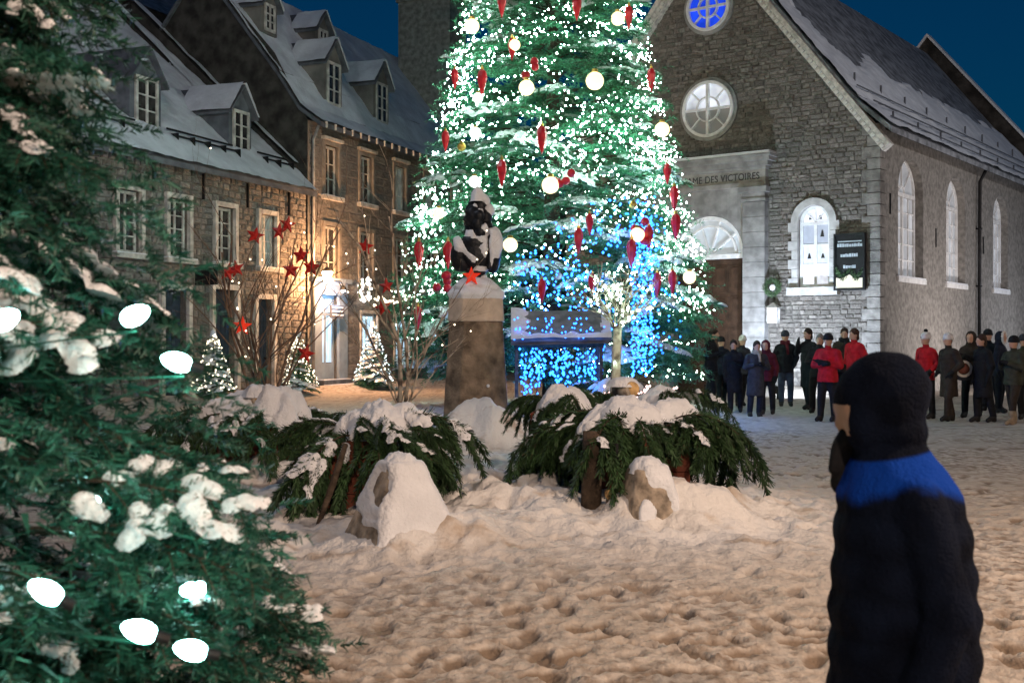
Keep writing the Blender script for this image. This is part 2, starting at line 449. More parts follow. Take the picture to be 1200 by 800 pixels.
def pane(parent, m, x0, x1, z0, z1, y, t=.012):
    if m.name not in PANE:
        PANE[m.name] = MB().box(-.5, .5, -.5, .5, -.5, .5).mesh('pane', m)
    o = bpy.data.objects.new('pane', PANE[m.name]); o.location = ((x0+x1)/2, y, (z0+z1)/2); o.scale = (x1-x0, t, z1-z0)
    return link(o, parent)
def window(parent, x, z0, z1, w, y, cols, rows, mf, mp, fw=.07, mw=.035, d=.06, sub=False, mids=None):
    """casement with its bars as one frame; panes are objects of their own"""
    mb = MB(); x0, x1 = x-w/2, x+w/2
    mb.box(x0, x0+fw, y-d/2, y+d/2, z0, z1); mb.box(x1-fw, x1, y-d/2, y+d/2, z0, z1)
    mb.box(x0+fw, x1-fw, y-d/2+.002, y+d/2, z0, z0+fw); mb.box(x0+fw, x1-fw, y-d/2+.002, y+d/2, z1-fw, z1)
    ix0, ix1, iz0, iz1 = x0+fw, x1-fw, z0+fw, z1-fw
    xs = [ix0+(ix1-ix0)*i/cols for i in range(cols+1)]; zs = [iz0+(iz1-iz0)*i/rows for i in range(rows+1)]
    for i, q in enumerate(xs[1:-1]):
        k = mw*(1.7 if cols % 2 == 0 and i == cols//2-1 else .8)
        mb.box(q-k/2, q+k/2, y-d/2+.006, y+d/2-.01, iz0, iz1)
    for q in zs[1:-1]: mb.box(ix0, ix1, y-d/2+.012, y+d/2-.014, q-mw*.4, q+mw*.4)
    fo = mb.build('window', mf, parent)
    for i in range(cols):
        for j in range(rows):
            pane(parent if sub else fo, mp[(i+j*cols) % len(mp)] if isinstance(mp, list) else mp, xs[i]+.004, xs[i+1]-.004, zs[j]+.004, zs[j+1]-.004, y+.012)
    return fo
def casing(parent, x, z0, z1, w, m, cw=.14, y=-.06, d=.16, sill=True, name='window_surround'):
    mb = MB(); x0, x1 = x-w/2, x+w/2
    mb.box(x0-cw, x0, y, y+d, z0, z1+cw); mb.box(x1, x1+cw, y, y+d, z0, z1+cw); mb.box(x0, x1, y+.003, y+d, z1, z1+cw)
    o = mb.build(name, m, parent)
    if sill:
        MB().box(x0-cw-.08, x1+cw+.08, y-.10, y+d, z0-.12, z0-.003).build('sill', M_WHITEW, o)
        sm = MB(); n = 10
        for i in range(n):
            a = x0-cw-.07+(w+2*cw+.14)*i/n; b = x0-cw-.07+(w+2*cw+.14)*(i+1)/n
            sm.box(a, b+.002, y-.095, y+.06, z0-.003, z0+.02+.025*abs(N3(a*3, z0, x)))
        sm.build('sill_snow', M_SNOW, o)
    return o
def roof_snow(parent, p0, u, v, nu, nv, thick, mask, m, name='snow', seed=0):
    """slab of snow lying on the roof plane p0 + a*u + b*v; mask 0..1 gives its cover"""
    p0, u, v = Vector(p0), Vector(u), Vector(v); n = u.cross(v).normalized()
    if n.z < 0: n = -n
    vs = []; t = []
    for j in range(nv+1):
        for i in range(nu+1):
            a, b = i/nu, j/nv; k = mask(a, b); p = p0+u*a+v*b
            h = math.sqrt(max(0, k))*thick*(1+.5*N3(p.x*1.2+seed, p.y*1.2, p.z*1.2)+.25*N3(p.x*5, p.y*5, p.z*5+seed))
            t.append(k); vs.append(p+n*(.006+h if k > 0 else -.01))
    fs = []
    for j in range(nv):
        for i in range(nu):
            q = (j*(nu+1)+i, j*(nu+1)+i+1, (j+1)*(nu+1)+i+1, (j+1)*(nu+1)+i)
            if sum(t[k] > 0 for k in q) >= 1: fs.append(q)
    mb = MB(); mb.add(vs, fs); return mb.build(name, m, parent, True)

# ------------------------------------------------------------------ church
def church():
    Wd, L, EZ, RZ = 10.8, 21.2, 7.7, 14.55
    ch = thing('church', 'stone church with steep gable, round windows and arched portal behind the crowd', 'church', (CHX, CHY, 0), math.atan2(-.6, .8))
    ax = Wd/2; sl = (RZ-EZ)/ax
    door = (ax-1.22, ax+1.22, 0, 5.52); win = (8.86-.48, 8.86+.48, 3.2, 5.62)
    # walls
    mb = MB()
    wall_plane(mb, 0, Wd, -.3, EZ, .06, [door, win])
    mb.add([(0, .06, EZ), (Wd, .06, EZ), (ax, .06, RZ)], [(0, 1, 2)])
    for h in (door, win): reveal(mb, h, .06, .5)
    mb.add([(0, .06, -.3), (0, L, -.3), (0, L, EZ), (0, .06, EZ)], [(0, 1, 2, 3)])
    mb.add([(0, L, -.3), (Wd, L, -.3), (Wd, L, EZ), (ax, L, RZ), (0, L, EZ)], [(0, 1, 2, 3, 4)])
    mb.build('wall', M_MORTAR, ch)
    # masonry of the facade
    pil = [(ax-1.61-.4, ax-1.22, 6.3), (ax+1.22, ax+1.61+.42, 6.3)]
    rose = (ax, 8.83, .90); blue = (ax, 12.0, .76)
    def excl(z):
        e = []
        if z < 5.52: e.append((door[0], door[1]))
        if z < 6.3: e += [(ax-2.02, ax-1.2), (ax+1.2, ax+2.02)]
        if 4.2 < z < 7.4: e.append((ax-2.02, ax+2.02))
        if 3.05 < z < 5.62:
            k = .62 if z < 5.15 else math.sqrt(max(0, .62**2-(z-5.12)**2))
            e.append((8.86-k, 8.86+k))
        for cx, cz, r in (rose, blue):
            if abs(z-cz) < r+.1:
                k = math.sqrt((r+.1)**2-(z-cz)**2); e.append((cx-k, cx+k))
        if z < EZ: e.append((Wd-.34-(.16 if int(z/.33) % 2 else 0), Wd+1))
        return e
    stone_face(ch, M_STONE, lambda z: 0 if z < EZ else (z-EZ)/sl+.12, lambda z: Wd if z < EZ else Wd-(z-EZ)/sl-.12, -.1, RZ-.5, excl, .06,
               (.09, .165), (.15, .46), .085, .014, 300, lambda x, y: x > 770 and y < 400 and not (x < 815 and y > 250), 3)
    # corner quoins
    z = -.1; i = 0
    while z < EZ-.1:
        w = .50 if i % 2 else .34
        q = MB().box(Wd-w+.01, Wd+.05, -.03, .55 if i % 2 == 0 else .38, z+.012, z+.318).build('quoin', M_QUOIN, ch); z += .33; i += 1
    # side wall with deep arched openings
    sw = [(1.6, 3.9), (6.2, 8.3), (11.7, 13.7)]; z0, zs = 3.5, 6.05
    mb = MB(); T = lambda y, x, z: (Wd-x, y, z)
    brk = [0.3]+[q for s in sw for q in s]+[L]
    for i in range(len(brk)-1):
        a, b = brk[i], brk[i+1]
        if (a, b) in sw:
            r = (b-a)/2; c = (a+b)/2
            mb.add([(Wd, a, -.3), (Wd, b, -.3), (Wd, b, z0), (Wd, a, z0)], [(0, 1, 2, 3)])
            n = 14; top = [(c-r*math.cos(math.pi*k/n), zs+r*.95*math.sin(math.pi*k/n)) for k in range(n+1)]
            for k in range(n):
                (ya, za), (yb, zb) = top[k], top[k+1]
                mb.add([(Wd, ya, za), (Wd, yb, zb), (Wd, yb, EZ), (Wd, ya, EZ)], [(0, 1, 2, 3)])
            out = [(a, z0)]+top+[(b, z0)]
            for k in range(len(out)-1):
                (ya, za), (yb, zb) = out[k], out[k+1]
                mb.add([(Wd, ya, za), (Wd, yb, zb), (Wd-.42, yb, zb), (Wd-.42, ya, za)], [(0, 1, 2, 3)])
            mb.add([(Wd, a, z0), (Wd, b, z0), (Wd-.42, b, z0), (Wd-.42, a, z0)], [(0, 1, 2, 3)])
        else:
            mb.add([(Wd, a, -.3), (Wd, b, -.3), (Wd, b, EZ), (Wd, a, EZ)], [(0, 1, 2, 3)])
    mb.build('side_wall', M_RENDER, ch)
    for a, b in sw:
        r = (b-a)/2; c = (a+b)/2; X = Wd-.30
        w = MB()
        R = Matrix.Rotation(math.pi/2, 4, 'Z')   # local x->y
        fr = MB(); fr.box(c-r, c-r+.10, -.05, .05, z0, zs); fr.box(c+r-.10, c+r, -.05, .05, z0, zs); fr.box(c-r+.1, c+r-.1, -.048, .05, z0, z0+.1)
        fr.ring(c, zs, r-.10, r, -.05, .05, 0, math.pi, 16); fr.box(c-r+.1, c+r-.1, -.055, .05, zs-.05, zs+.06)
        fr.box(c-.05, c+.05, -.052, .05, z0+.1, zs-.05)
        for q in (-.5, .5): fr.box(c+q*r-.018, c+q*r+.018, -.03, .03, z0+.1, zs-.05)
        for k in range(1, 5): fr.box(c-r+.1, c+r-.1, -.026, .026, z0+.1+(zs-z0-.15)*k/5-.018, z0+.1+(zs-z0-.15)*k/5+.018)
        for an in (45, 90, 135):
            ca, sa = math.cos(math.radians(an)), math.sin(math.radians(an))
            fr.extrude([(c+ca*.25*r-sa*.018, zs+sa*.25*r+ca*.018), (c+ca*.25*r+sa*.018, zs+sa*.25*r-ca*.018), (c+ca*(r-.05)+sa*.018, zs+sa*(r-.05)-ca*.018), (c+ca*(r-.05)-sa*.018, zs+sa*(r-.05)+ca*.018)], -.03, .03)
        fr.ring(c, zs, .22*r, .22*r+.04, -.03, .03, 0, math.pi, 8)
        w.add([(X+(-q[1]), q[0], q[2]) for q in fr.v], fr.f)
        wo = w.build('window', M_WHITE, ch)
        xs = [c-r+.1, c-r/2, c, c+r/2, c+r-.1]
        for i in range(4):
            for k in range(5):
                za = z0+.1+(zs-z0-.15)*k/5; zb = z0+.1+(zs-z0-.15)*(k+1)/5
                MB().box(X-.022, X-.012, xs[i]+.02, xs[i+1]-.02, za+.015, zb-.015).build('pane', M_SIDEPANE[(i+k) % 2], wo)
        n = 12
        MB().add([(X-.016, c, zs)]+[(X-.016, c+(r-.06)*math.cos(math.pi*k/n), zs+(r-.06)*math.sin(math.pi*k/n)) for k in range(n+1)], [(0, k+1, k+2) for k in range(n)]).build('pane', M_SIDEPANE[1], wo)
        MB().box(Wd-.41, Wd+.07, a-.12, b+.12, z0-.14, z0-.004).build('sill', M_WHITE, wo)
        MB().box(Wd-.40, Wd+.06, a-.10, b+.10, z0-.004, z0+.05).build('sill_snow', M_SNOW, wo)
    # wall anchors and downpipe
    for yy, zz in ((5.1, 4.9), (.9, 5.6), (10.4, 5.0)):
        MB().box(Wd, Wd+.03, yy-.03, yy+.03, zz-.3, zz+.3).build('wall_anchor', M_IRON, ch)
    mb = MB(); mb.tube([(Wd+.35, 9.6, EZ-.1), (Wd+.12, 9.6, EZ-.55), (Wd+.10, 9.6, .1)], .06, 8)
    for q in (1.5, 3.5, 5.5): mb.box(Wd-.0, Wd+.18, 9.52, 9.68, q, q+.05)
    mb.build('downpipe', M_IRON, ch, True)
    # roof
    ov = .45; n1 = Vector((sl, 0, 1)).normalized()
    eR = (Wd+ov, EZ-ov*sl*.55); mb = MB()
    prof = [(ax, RZ+.10), (Wd-.6, EZ+.6*sl+.12), (Wd+ov, EZ-.06)]
    pl = [(2*ax-x, z) for x, z in prof[::-1]]
    full = pl[:-1]+prof
    th = .16
    for i in range(len(full)-1):
        (xa, za), (xb, zb) = full[i], full[i+1]
        vs = [(xa, -.25, za), (xb, -.25, zb), (xb, L+.1, zb), (xa, L+.1, za), (xa, -.25, za-th), (xb, -.25, zb-th), (xb, L+.1, zb-th), (xa, L+.1, za-th)]
        mb.add(vs, [(0, 1, 2, 3), (7, 6, 5, 4), (0, 4, 5, 1), (3, 2, 6, 7), (1, 5, 6, 2), (0, 3, 7, 4)])
    ro = mb.build('roof', M_SLATE, ch)
    (xa, za), (xb, zb), (xc, zc) = prof
    def m1(a, b):
        e = .42+.16*N3(b*12, 3)+.12*N3(b*41, 8)+.05*N3(b*120, 2)                         # along the front rake, ragged
        low = .34+.16*N3(a*9, 1)+.10*N3(a*31, 5)+.04*N3(a*90, b*20)
        k = max(e*.16*(1+b*.9)-a, (low-(1-b))*.35)
        return 1 if k > .015 else max(0, k/.015)
    roof_snow(ro, (xa, -.24, za), (0, L+.3, 0), (xb-xa, 0, zb-za), 150, 90, .10, m1, M_SNOWR)
    roof_snow(ro, (xb, -.24, zb), (0, L+.3, 0), (xc-xb, 0, zc-zb), 120, 8, .10, lambda a, b: 1, M_SNOWR, seed=4)
    # snow guards
    for k in range(3):
        t = .25+k*.32; x = lerp(xb-.5, xc, t); z = zb+.5*sl+(zc-zb-.5*sl)*t+.20
        MB().tube([(x, .2, z), (x, L-.2, z)], .022, 6).build('snow_guard', M_METROOF, ro)
    me_ = MB().box(xb-.45, xb-.40, 0, .04, zb+.6, zb+.95).mesh('guard_bracket', M_METROOF); me2 = MB().box(xc-.35, xc-.30, 0, .04, zc+.15, zc+.62).mesh('guard_bracket', M_METROOF)
    for i in range(10):
        for q in (me_, me2): link(bpy.data.objects.new('guard_bracket', q), ro).location = (0, .8+i*2.2, 0)
    # raised coping of the rear gable
    mb = MB()
    for (x1, z1), (x2, z2) in ((prof[0], (Wd+ov, EZ-.1)), ((2*ax-Wd-ov, EZ-.1), prof[0])):
        vs = [(x1, L, z1-.2), (x2, L, z2-.2), (x2, L, z2+.75), (x1, L, z1+.75)]
        mb.add(vs+[(q[0], L+.5, q[2]) for q in vs], [(0, 1, 2, 3), (7, 6, 5, 4), (3, 2, 6, 7), (0, 4, 5, 1), (0, 3, 7, 4), (1, 5, 6, 2)])
    mb.build('rear_parapet', M_DARKST, ch)
    mb = MB()
    for (x1, z1), (x2, z2) in ((prof[0], (Wd+ov, EZ-.1)), ((2*ax-Wd-ov, EZ-.1), prof[0])):
        vs = [(x1, L-.08, z1+.75), (x2, L-.08, z2+.75), (x2, L-.08, z2+.9), (x1, L-.08, z1+.9)]
        mb.add(vs+[(q[0], L+.58, q[2]) for q in vs], [(0, 1, 2, 3), (7, 6, 5, 4), (3, 2, 6, 7), (0, 4, 5, 1), (0, 3, 7, 4), (1, 5, 6, 2)])
    mb.build('parapet_coping', M_SNOWR, ch)
    # raking cornice with modillions
    for sgn in (-1, 1):
        mb = MB(); A = Vector((ax, RZ-.02)); B = Vector((ax+sgn*(ax+.42), EZ-.42*sl+.0)); d = (B-A).normalized(); nrm = Vector((d.y, -d.x))*(-sgn)
        if nrm.y > 0: nrm = -nrm
        q = [A, B, B+nrm*.14, A+nrm*.14]; mb.extrude([tuple(p) for p in q], -.36, .05)
        q = [A+nrm*.14, B+nrm*.14, B+nrm*.30, A+nrm*.30]; mb.extrude([tuple(p) for p in q], -.22, .05)
        co = mb.build('raking_cornice', M_TRIM, ch)
        n = 44; mm = MB(); mm.extrude([(-.05, -.055), (.05, -.055), (.05, .055), (-.05, .055)], -.05, .05); me = mm.mesh('modillion', M_WHITEW)
        for i in range(n):
            t = (i+.5)/n; p = A+(B-A)*t+nrm*.215
            o = bpy.data.objects.new('modillion', me); o.location = (p.x, -.25, p.y); o.rotation_euler = (0, -math.atan2(d.y, d.x), 0); link(o, co)
    # round windows
    for (cx, cz, r), mp, nm in ((rose, M_LITW, 'rose'), (blue, M_LITB, 'blue')):
        mb = MB(); mb.ring(cx, cz, r-.03, r+.09, -.025, .06, n=40)
        wo = mb.build('round_window', M_CUTST, ch)
        mb = MB(); mb.ring(cx, cz, r-.11, r-.02, -.09, .05, n=40); mb.ring(cx, cz, .40*r, .40*r+.05, -.07, .03, n=28)
        k = .035; mb.box(cx-k*1.3, cx+k*1.3, -.085, .03, cz-r+.08, cz+r-.08)
        mb.box(cx-r+.08, cx-k*1.3, -.08, .03, cz-k, cz+k); mb.box(cx+k*1.3, cx+r-.08, -.08, .03, cz-k, cz+k)
        for an in (45, 135, 225, 315):
            ca, sa = math.cos(math.radians(an)), math.sin(math.radians(an)); ra, rb = .42*r, r-.07
            mb.extrude([(cx+ca*ra-sa*.022, cz+sa*ra+ca*.022), (cx+ca*ra+sa*.022, cz+sa*ra-ca*.022), (cx+ca*rb+sa*.022, cz+sa*rb-ca*.022), (cx+ca*rb-sa*.022, cz+sa*rb+ca*.022)], -.07, .03)
        mb.build('frame', M_WHITE, wo)
        for q in range(8):                                       # outer panes
            a0, a1 = math.radians(45*q+1.5), math.radians(45*q+43.5); n = 6
            vs = []
            for i in range(n+1):
                a = a0+(a1-a0)*i/n; vs += [(cx+.45*r*math.cos(a), .02, cz+.45*r*math.sin(a)), (cx+(r-.09)*math.cos(a), .02, cz+(r-.09)*math.sin(a))]
            m_ = mp if nm == 'blue' else (M_LITW if q in (0, 1, 2, 3) else M_PANEGREY)
            MB().add(vs, [(2*i, 2*i+1, 2*i+3, 2*i+2) for i in range(n)]).build('pane', m_, wo)
        for q in range(4):
            a0 = math.radians(90*q); n = 6
            MB().add([(cx, .022, cz)]+[(cx+.41*r*math.cos(a0+math.pi/2*i/n), .022, cz+.41*r*math.sin(a0+math.pi/2*i/n)) for i in range(n+1)], [(0, i+1, i+2) for i in range(n)]).build('pane', mp if nm == 'blue' or q < 2 else M_PANEGREY, wo)
    # portal
    po = MB()
    po.box(ax-1.60, ax-1.22, -.05, .3, 5.5, 6.3); po.box(ax+1.22, ax+1.60, -.05, .3, 5.5, 6.3)
    n = 16                                                        # spandrel round the arch
    for k in range(n):
        a, b = math.pi*k/n, math.pi*(k+1)/n; r = 1.22
        po.add([(ax+r*math.cos(a), -.05, 4.3+r*math.sin(a)), (ax+r*math.cos(b), -.05, 4.3+r*math.sin(b)), (ax+r*math.cos(b), -.05, 6.3), (ax+r*math.cos(a), -.05, 6.3)], [(0, 1, 2, 3)])
        po.add([(ax+r*math.cos(a), -.05, 4.3+r*math.sin(a)), (ax+r*math.cos(b), -.05, 4.3+r*math.sin(b)), (ax+r*math.cos(b), .4, 4.3+r*math.sin(b)), (ax+r*math.cos(a), .4, 4.3+r*math.sin(a))], [(0, 1, 2, 3)])
    portal = po.build('portal_surround', M_CUTST, ch)
    for sgn in (-1, 1):
        c = ax+sgn*1.62
        for i in range(13):                                      # pilaster drums
            MB().box(c-.36, c+.36, -.20, .10, -.1+i*.455+.006, -.1+(i+1)*.455-.006).build('pilaster_block', M_CUTST, portal)
        mb = MB(); mb.box(c-.40, c+.40, -.24, .1, 5.83, 5.92); mb.box(c-.37, c+.37, -.21, .1, 5.925, 6.1); mb.box(c-.45, c+.45, -.30, .1, 6.105, 6.27)
        mb.build('capital', M_CUTST, portal)
    mb = MB(); H = 2.02
    mb.box(ax-H, ax+H, -.22, .1, 6.285, 6.42); mb.box(ax-H+.03, ax+H-.03, -.17, .1, 6.425, 6.80)
    mb.build('frieze', M_FRIEZE, portal)
    mb = MB()
    mb.box(ax-H-.02, ax+H+.02, -.24, .1, 6.805, 6.88); mb.box(ax-H-.12, ax+H+.12, -.34, .1, 6.885, 7.02); mb.box(ax-H-.22, ax+H+.22, -.46, .1, 7.025, 7.14); mb.box(ax-H-.27, ax+H+.27, -.52, .1, 7.145, 7.22)
    mb.build('cornice', M_CUTST, portal)
    MB().box(ax-H-.25, ax+H+.25, -.5, .06, 7.222, 7.30).build('cornice_snow', M_SNOW, portal)
    cu_ = bpy.data.curves.new('inscription', 'FONT'); cu_.body = 'NOTRE DAME DES VICTOIRES'; cu_.size = .30; cu_.extrude = .012; cu_.align_x = 'CENTER'; cu_.space_character = 1.05
    to = bpy.data.objects.new('inscription_tmp', cu_); COL.objects.link(to)
    dg = bpy.context.evaluated_depsgraph_get(); me = bpy.data.meshes.new_from_object(to.evaluated_get(dg)); bpy.data.objects.remove(to)
    xs = [v.co.x for v in me.vertices]; k = 3.6/(max(xs)-min(xs))
    for v in me.vertices: v.co = Vector((v.co.x*k, -v.co.z, v.co.y))
    me.materials.clear(); me.materials.append(M_LETTER)
    io = link(bpy.data.objects.new('inscription', me), portal); io.location = (ax, -.176, 6.50)
    # lunette
    mb = MB(); mb.ring(ax, 4.3, 1.08, 1.2, .06, .22, 0, math.pi, 24); mb.ring(ax, 4.3, .86, .92, .1, .2, 0, math.pi, 24); mb.box(ax-1.2, ax+1.2, .04, .22, 4.16, 4.30)
    for an in (36, 72, 108, 144):
        ca, sa = math.cos(math.radians(an)), math.sin(math.radians(an))
        mb.extrude([(ax+ca*.15-sa*.02, 4.3+sa*.15+ca*.02), (ax+ca*.15+sa*.02, 4.3+sa*.15-ca*.02), (ax+ca*1.1+sa*.02, 4.3+sa*1.1-ca*.02), (ax+ca*1.1-sa*.02, 4.3+sa*1.1+ca*.02)], .11, .2)
    lu = mb.build('fanlight', M_WHITE, ch)
    for q in range(5):
        a0, a1 = math.radians(36*q+1), math.radians(36*q+35)
        MB().add([(ax, .2, 4.31)]+[(ax+1.09*math.cos(a0+(a1-a0)*i/5), .2, 4.31+1.09*math.sin(a0+(a1-a0)*i/5)) for i in range(6)], [(0, i+1, i+2) for i in range(5)]).build('pane', M_FAN, lu)
    # double door
    for sgn in (-1, 1):
        mb = MB(); a, b = (ax-1.2, ax-.01) if sgn < 0 else (ax+.01, ax+1.2)
        mb.box(a, b, .25, .33, 0, 4.16)
        for k in range(4):
            za, zb = .25+k*.97, .25+k*.97+.8
            for (p, q) in ((a+.12, (a+b)/2-.05), ((a+b)/2+.05, b-.12)):
                mb.box(p, q, .225, .26, za, zb); mb.box(p+.06, q-.06, .20, .24, za+.07, zb-.07)
        do = mb.build('door', M_DOOR, ch)
        MB().ball((ax+sgn*.12, .18, 1.15), .05, 8, 6).build('handle', M_IRON, do, True)
    # arched window of the facade
    cx, r = 8.86, .47
    mb = MB()
    for k in range(7):                                           # dressed jamb blocks
        for sgn in (-1, 1):
            w = .19 if k % 2 else .30
            a, b = (cx-.49-w, cx-.49) if sgn < 0 else (cx+.49, cx+.49+w)
            MB().box(a, b, -.06, .3, 3.2+k*.275+.005, 3.2+(k+1)*.275-.005).build('jamb_stone', M_JAMB, ch)
    mb.ring(cx, 5.12, .49, .70, -.06, .3, 0, math.pi, 20)
    mb.box(cx-.78, cx+.78, -.20, .3, 2.96, 3.19)
    so = mb.build('window_surround', M_JAMB, ch)
    n = 12; sp = MB()
    for k in range(n):
        a, b = math.pi*k/n, math.pi*(k+1)/n
        sp.add([(cx+.5*math.cos(a), .062, 5.12+.5*math.sin(a)), (cx+.5*math.cos(b), .062, 5.12+.5*math.sin(b)), (cx+.5*math.cos(b), .062, 5.65), (cx+.5*math.cos(a), .062, 5.65)], [(0, 1, 2, 3)])
    sp.build('spandrel', M_MORTAR, so)
    wo = window(ch, cx, 3.2, 5.12, .96, .14, 2, 3, M_WHITE, M_WLIT, .09, .05)
    mb = MB(); mb.ring(cx, 5.12, .38, .48, .10, .18, 0, math.pi, 18)
    for an in (45, 90, 135):
        ca, sa = math.cos(math.radians(an)), math.sin(math.radians(an))
        mb.extrude([(cx-sa*.02, 5.12+ca*.02), (cx+sa*.02, 5.12-ca*.02), (cx+ca*.4+sa*.02, 5.12+sa*.4-ca*.02), (cx+ca*.4-sa*.02, 5.12+sa*.4+ca*.02)], .12, .17)
    mb.build('arch_frame', M_WHITE, wo)
    MB().add([(cx, .155, 5.12)]+[(cx+.40*math.cos(math.pi*k/12), .155, 5.12+.40*math.sin(math.pi*k/12)) for k in range(13)], [(0, k+1, k+2) for k in range(12)]).build('pane', M_WLIT[1], wo)
    for (dx, zz, hh) in ((-.2, 4.05, .16), (.22, 4.05, .14), (.2, 4.68, .2), (-.16, 5.2, .12), (.14, 5.2, .12)):   # small paper figures in the panes
        MB().extrude([(cx+dx-.06, zz), (cx+dx+.06, zz), (cx+dx+.015, zz+hh), (cx+dx-.015, zz+hh)], .128, .134).build('window_figure', M_GLASS, wo)
    return ch
M_QUOIN = mat('corner_stone', (.225, .21, .195), .88, .3, 4, .5, 18, rand=.2)
M_FRIEZE = mat('frieze_stone', (.27, .255, .24), .85, .25, 3, .3, 18)
M_LETTER = mat('carved_letters', (.055, .05, .048), .8, .2, 6)
M_JAMB = mat('pale_dressed_stone', (.46, .45, .44), .8, .2, 4, .3, 18, rand=.1)
M_FAN = glow('fanlight_pane', (.80, .86, .92), .42, .4, 2.5)
M_PANEGREY = glow('dim_pane', (.55, .52, .50), .10, .6, 2.5)
M_WLIT = [glow('lit_pane_bright', (.86, .88, 1.0), 1.5, .3, 2), glow('lit_pane_bright_b', (.86, .88, 1.0), 1.1, .45, 2), glow('lit_pane_mid', (.80, .84, .98), .75, .4, 2), glow('lit_pane_mid_b', (.8, .84, .98), .6, .4, 2), glow('lit_pane_dim', (.72, .76, .9), .28, .4, 2), glow('lit_pane_dim_b', (.72, .76, .9), .24, .4, 2)]
M_SIDEPANE = [glow('side_pane', (.82, .86, .92), .34, .5, 2), glow('side_pane_b', (.82, .86, .92), .20, .5, 2)]
CHURCH = church()
def at_church(x, y, z): return CHURCH.matrix_basis @ Vector((x, y, z))
def cpos(x, y, z): return Vector((CHX, CHY, z))+Vector((*(cu*x+cv*y), 0))
CROT = math.atan2(-.6, .8)
# ------------------------------------------------------------------ houses on the left
HROT = math.atan2(.9307, .3657)
def hpos(x, y, z): return Vector((LBX, LBY, z))+Vector((*(hu*x+hv*y), 0))
def dormer(parent, x, zb, w, h, yf, depth, mroof, snow, cheek, cols=2, rows=3):
    """gabled dormer: cheeks, gable roof, casement"""
    rise = w*.62; mb = MB(); a, b = x-w/2, x+w/2
    mb.box(a, b, yf, yf+depth, zb, zb+h)
    mb.add([(a, yf, zb+h), (b, yf, zb+h), (x, yf, zb+h+rise)], [(0, 1, 2)])
    d = mb.build('dormer', cheek, parent)
    o = .14
    for s in (-1, 1):
        e = x+s*(w/2+o); ze = zb+h-o*rise/(w/2)
        vs = [(x, yf-.18, zb+h+rise+.03), (e, yf-.18, ze+.03), (e, yf+depth*.8, ze+.03), (x, yf+depth+.9, zb+h+rise+.03)]
        vs += [(p[0], p[1], p[2]-.07) for p in vs]
        rf = MB().add(vs, [(0, 1, 2, 3), (7, 6, 5, 4), (0, 4, 5, 1), (1, 5, 6, 2), (2, 6, 7, 3), (0, 3, 7, 4)]).build('dormer_roof', mroof, d)
        if snow:
            roof_snow(d, vs[0], Vector(vs[1])-Vector(vs[0]), Vector((0, depth*.95, 0)), 8, 10, .09, lambda p, q: 1, M_SNOWR, 'dormer_snow', x)
    window(d, x, zb+.08, zb+h-.02, w-.34, yf-.04, cols, rows, M_WHITEW, M_GLASS, .09, .05, sub=True)
    return d
def shutters_none(): pass

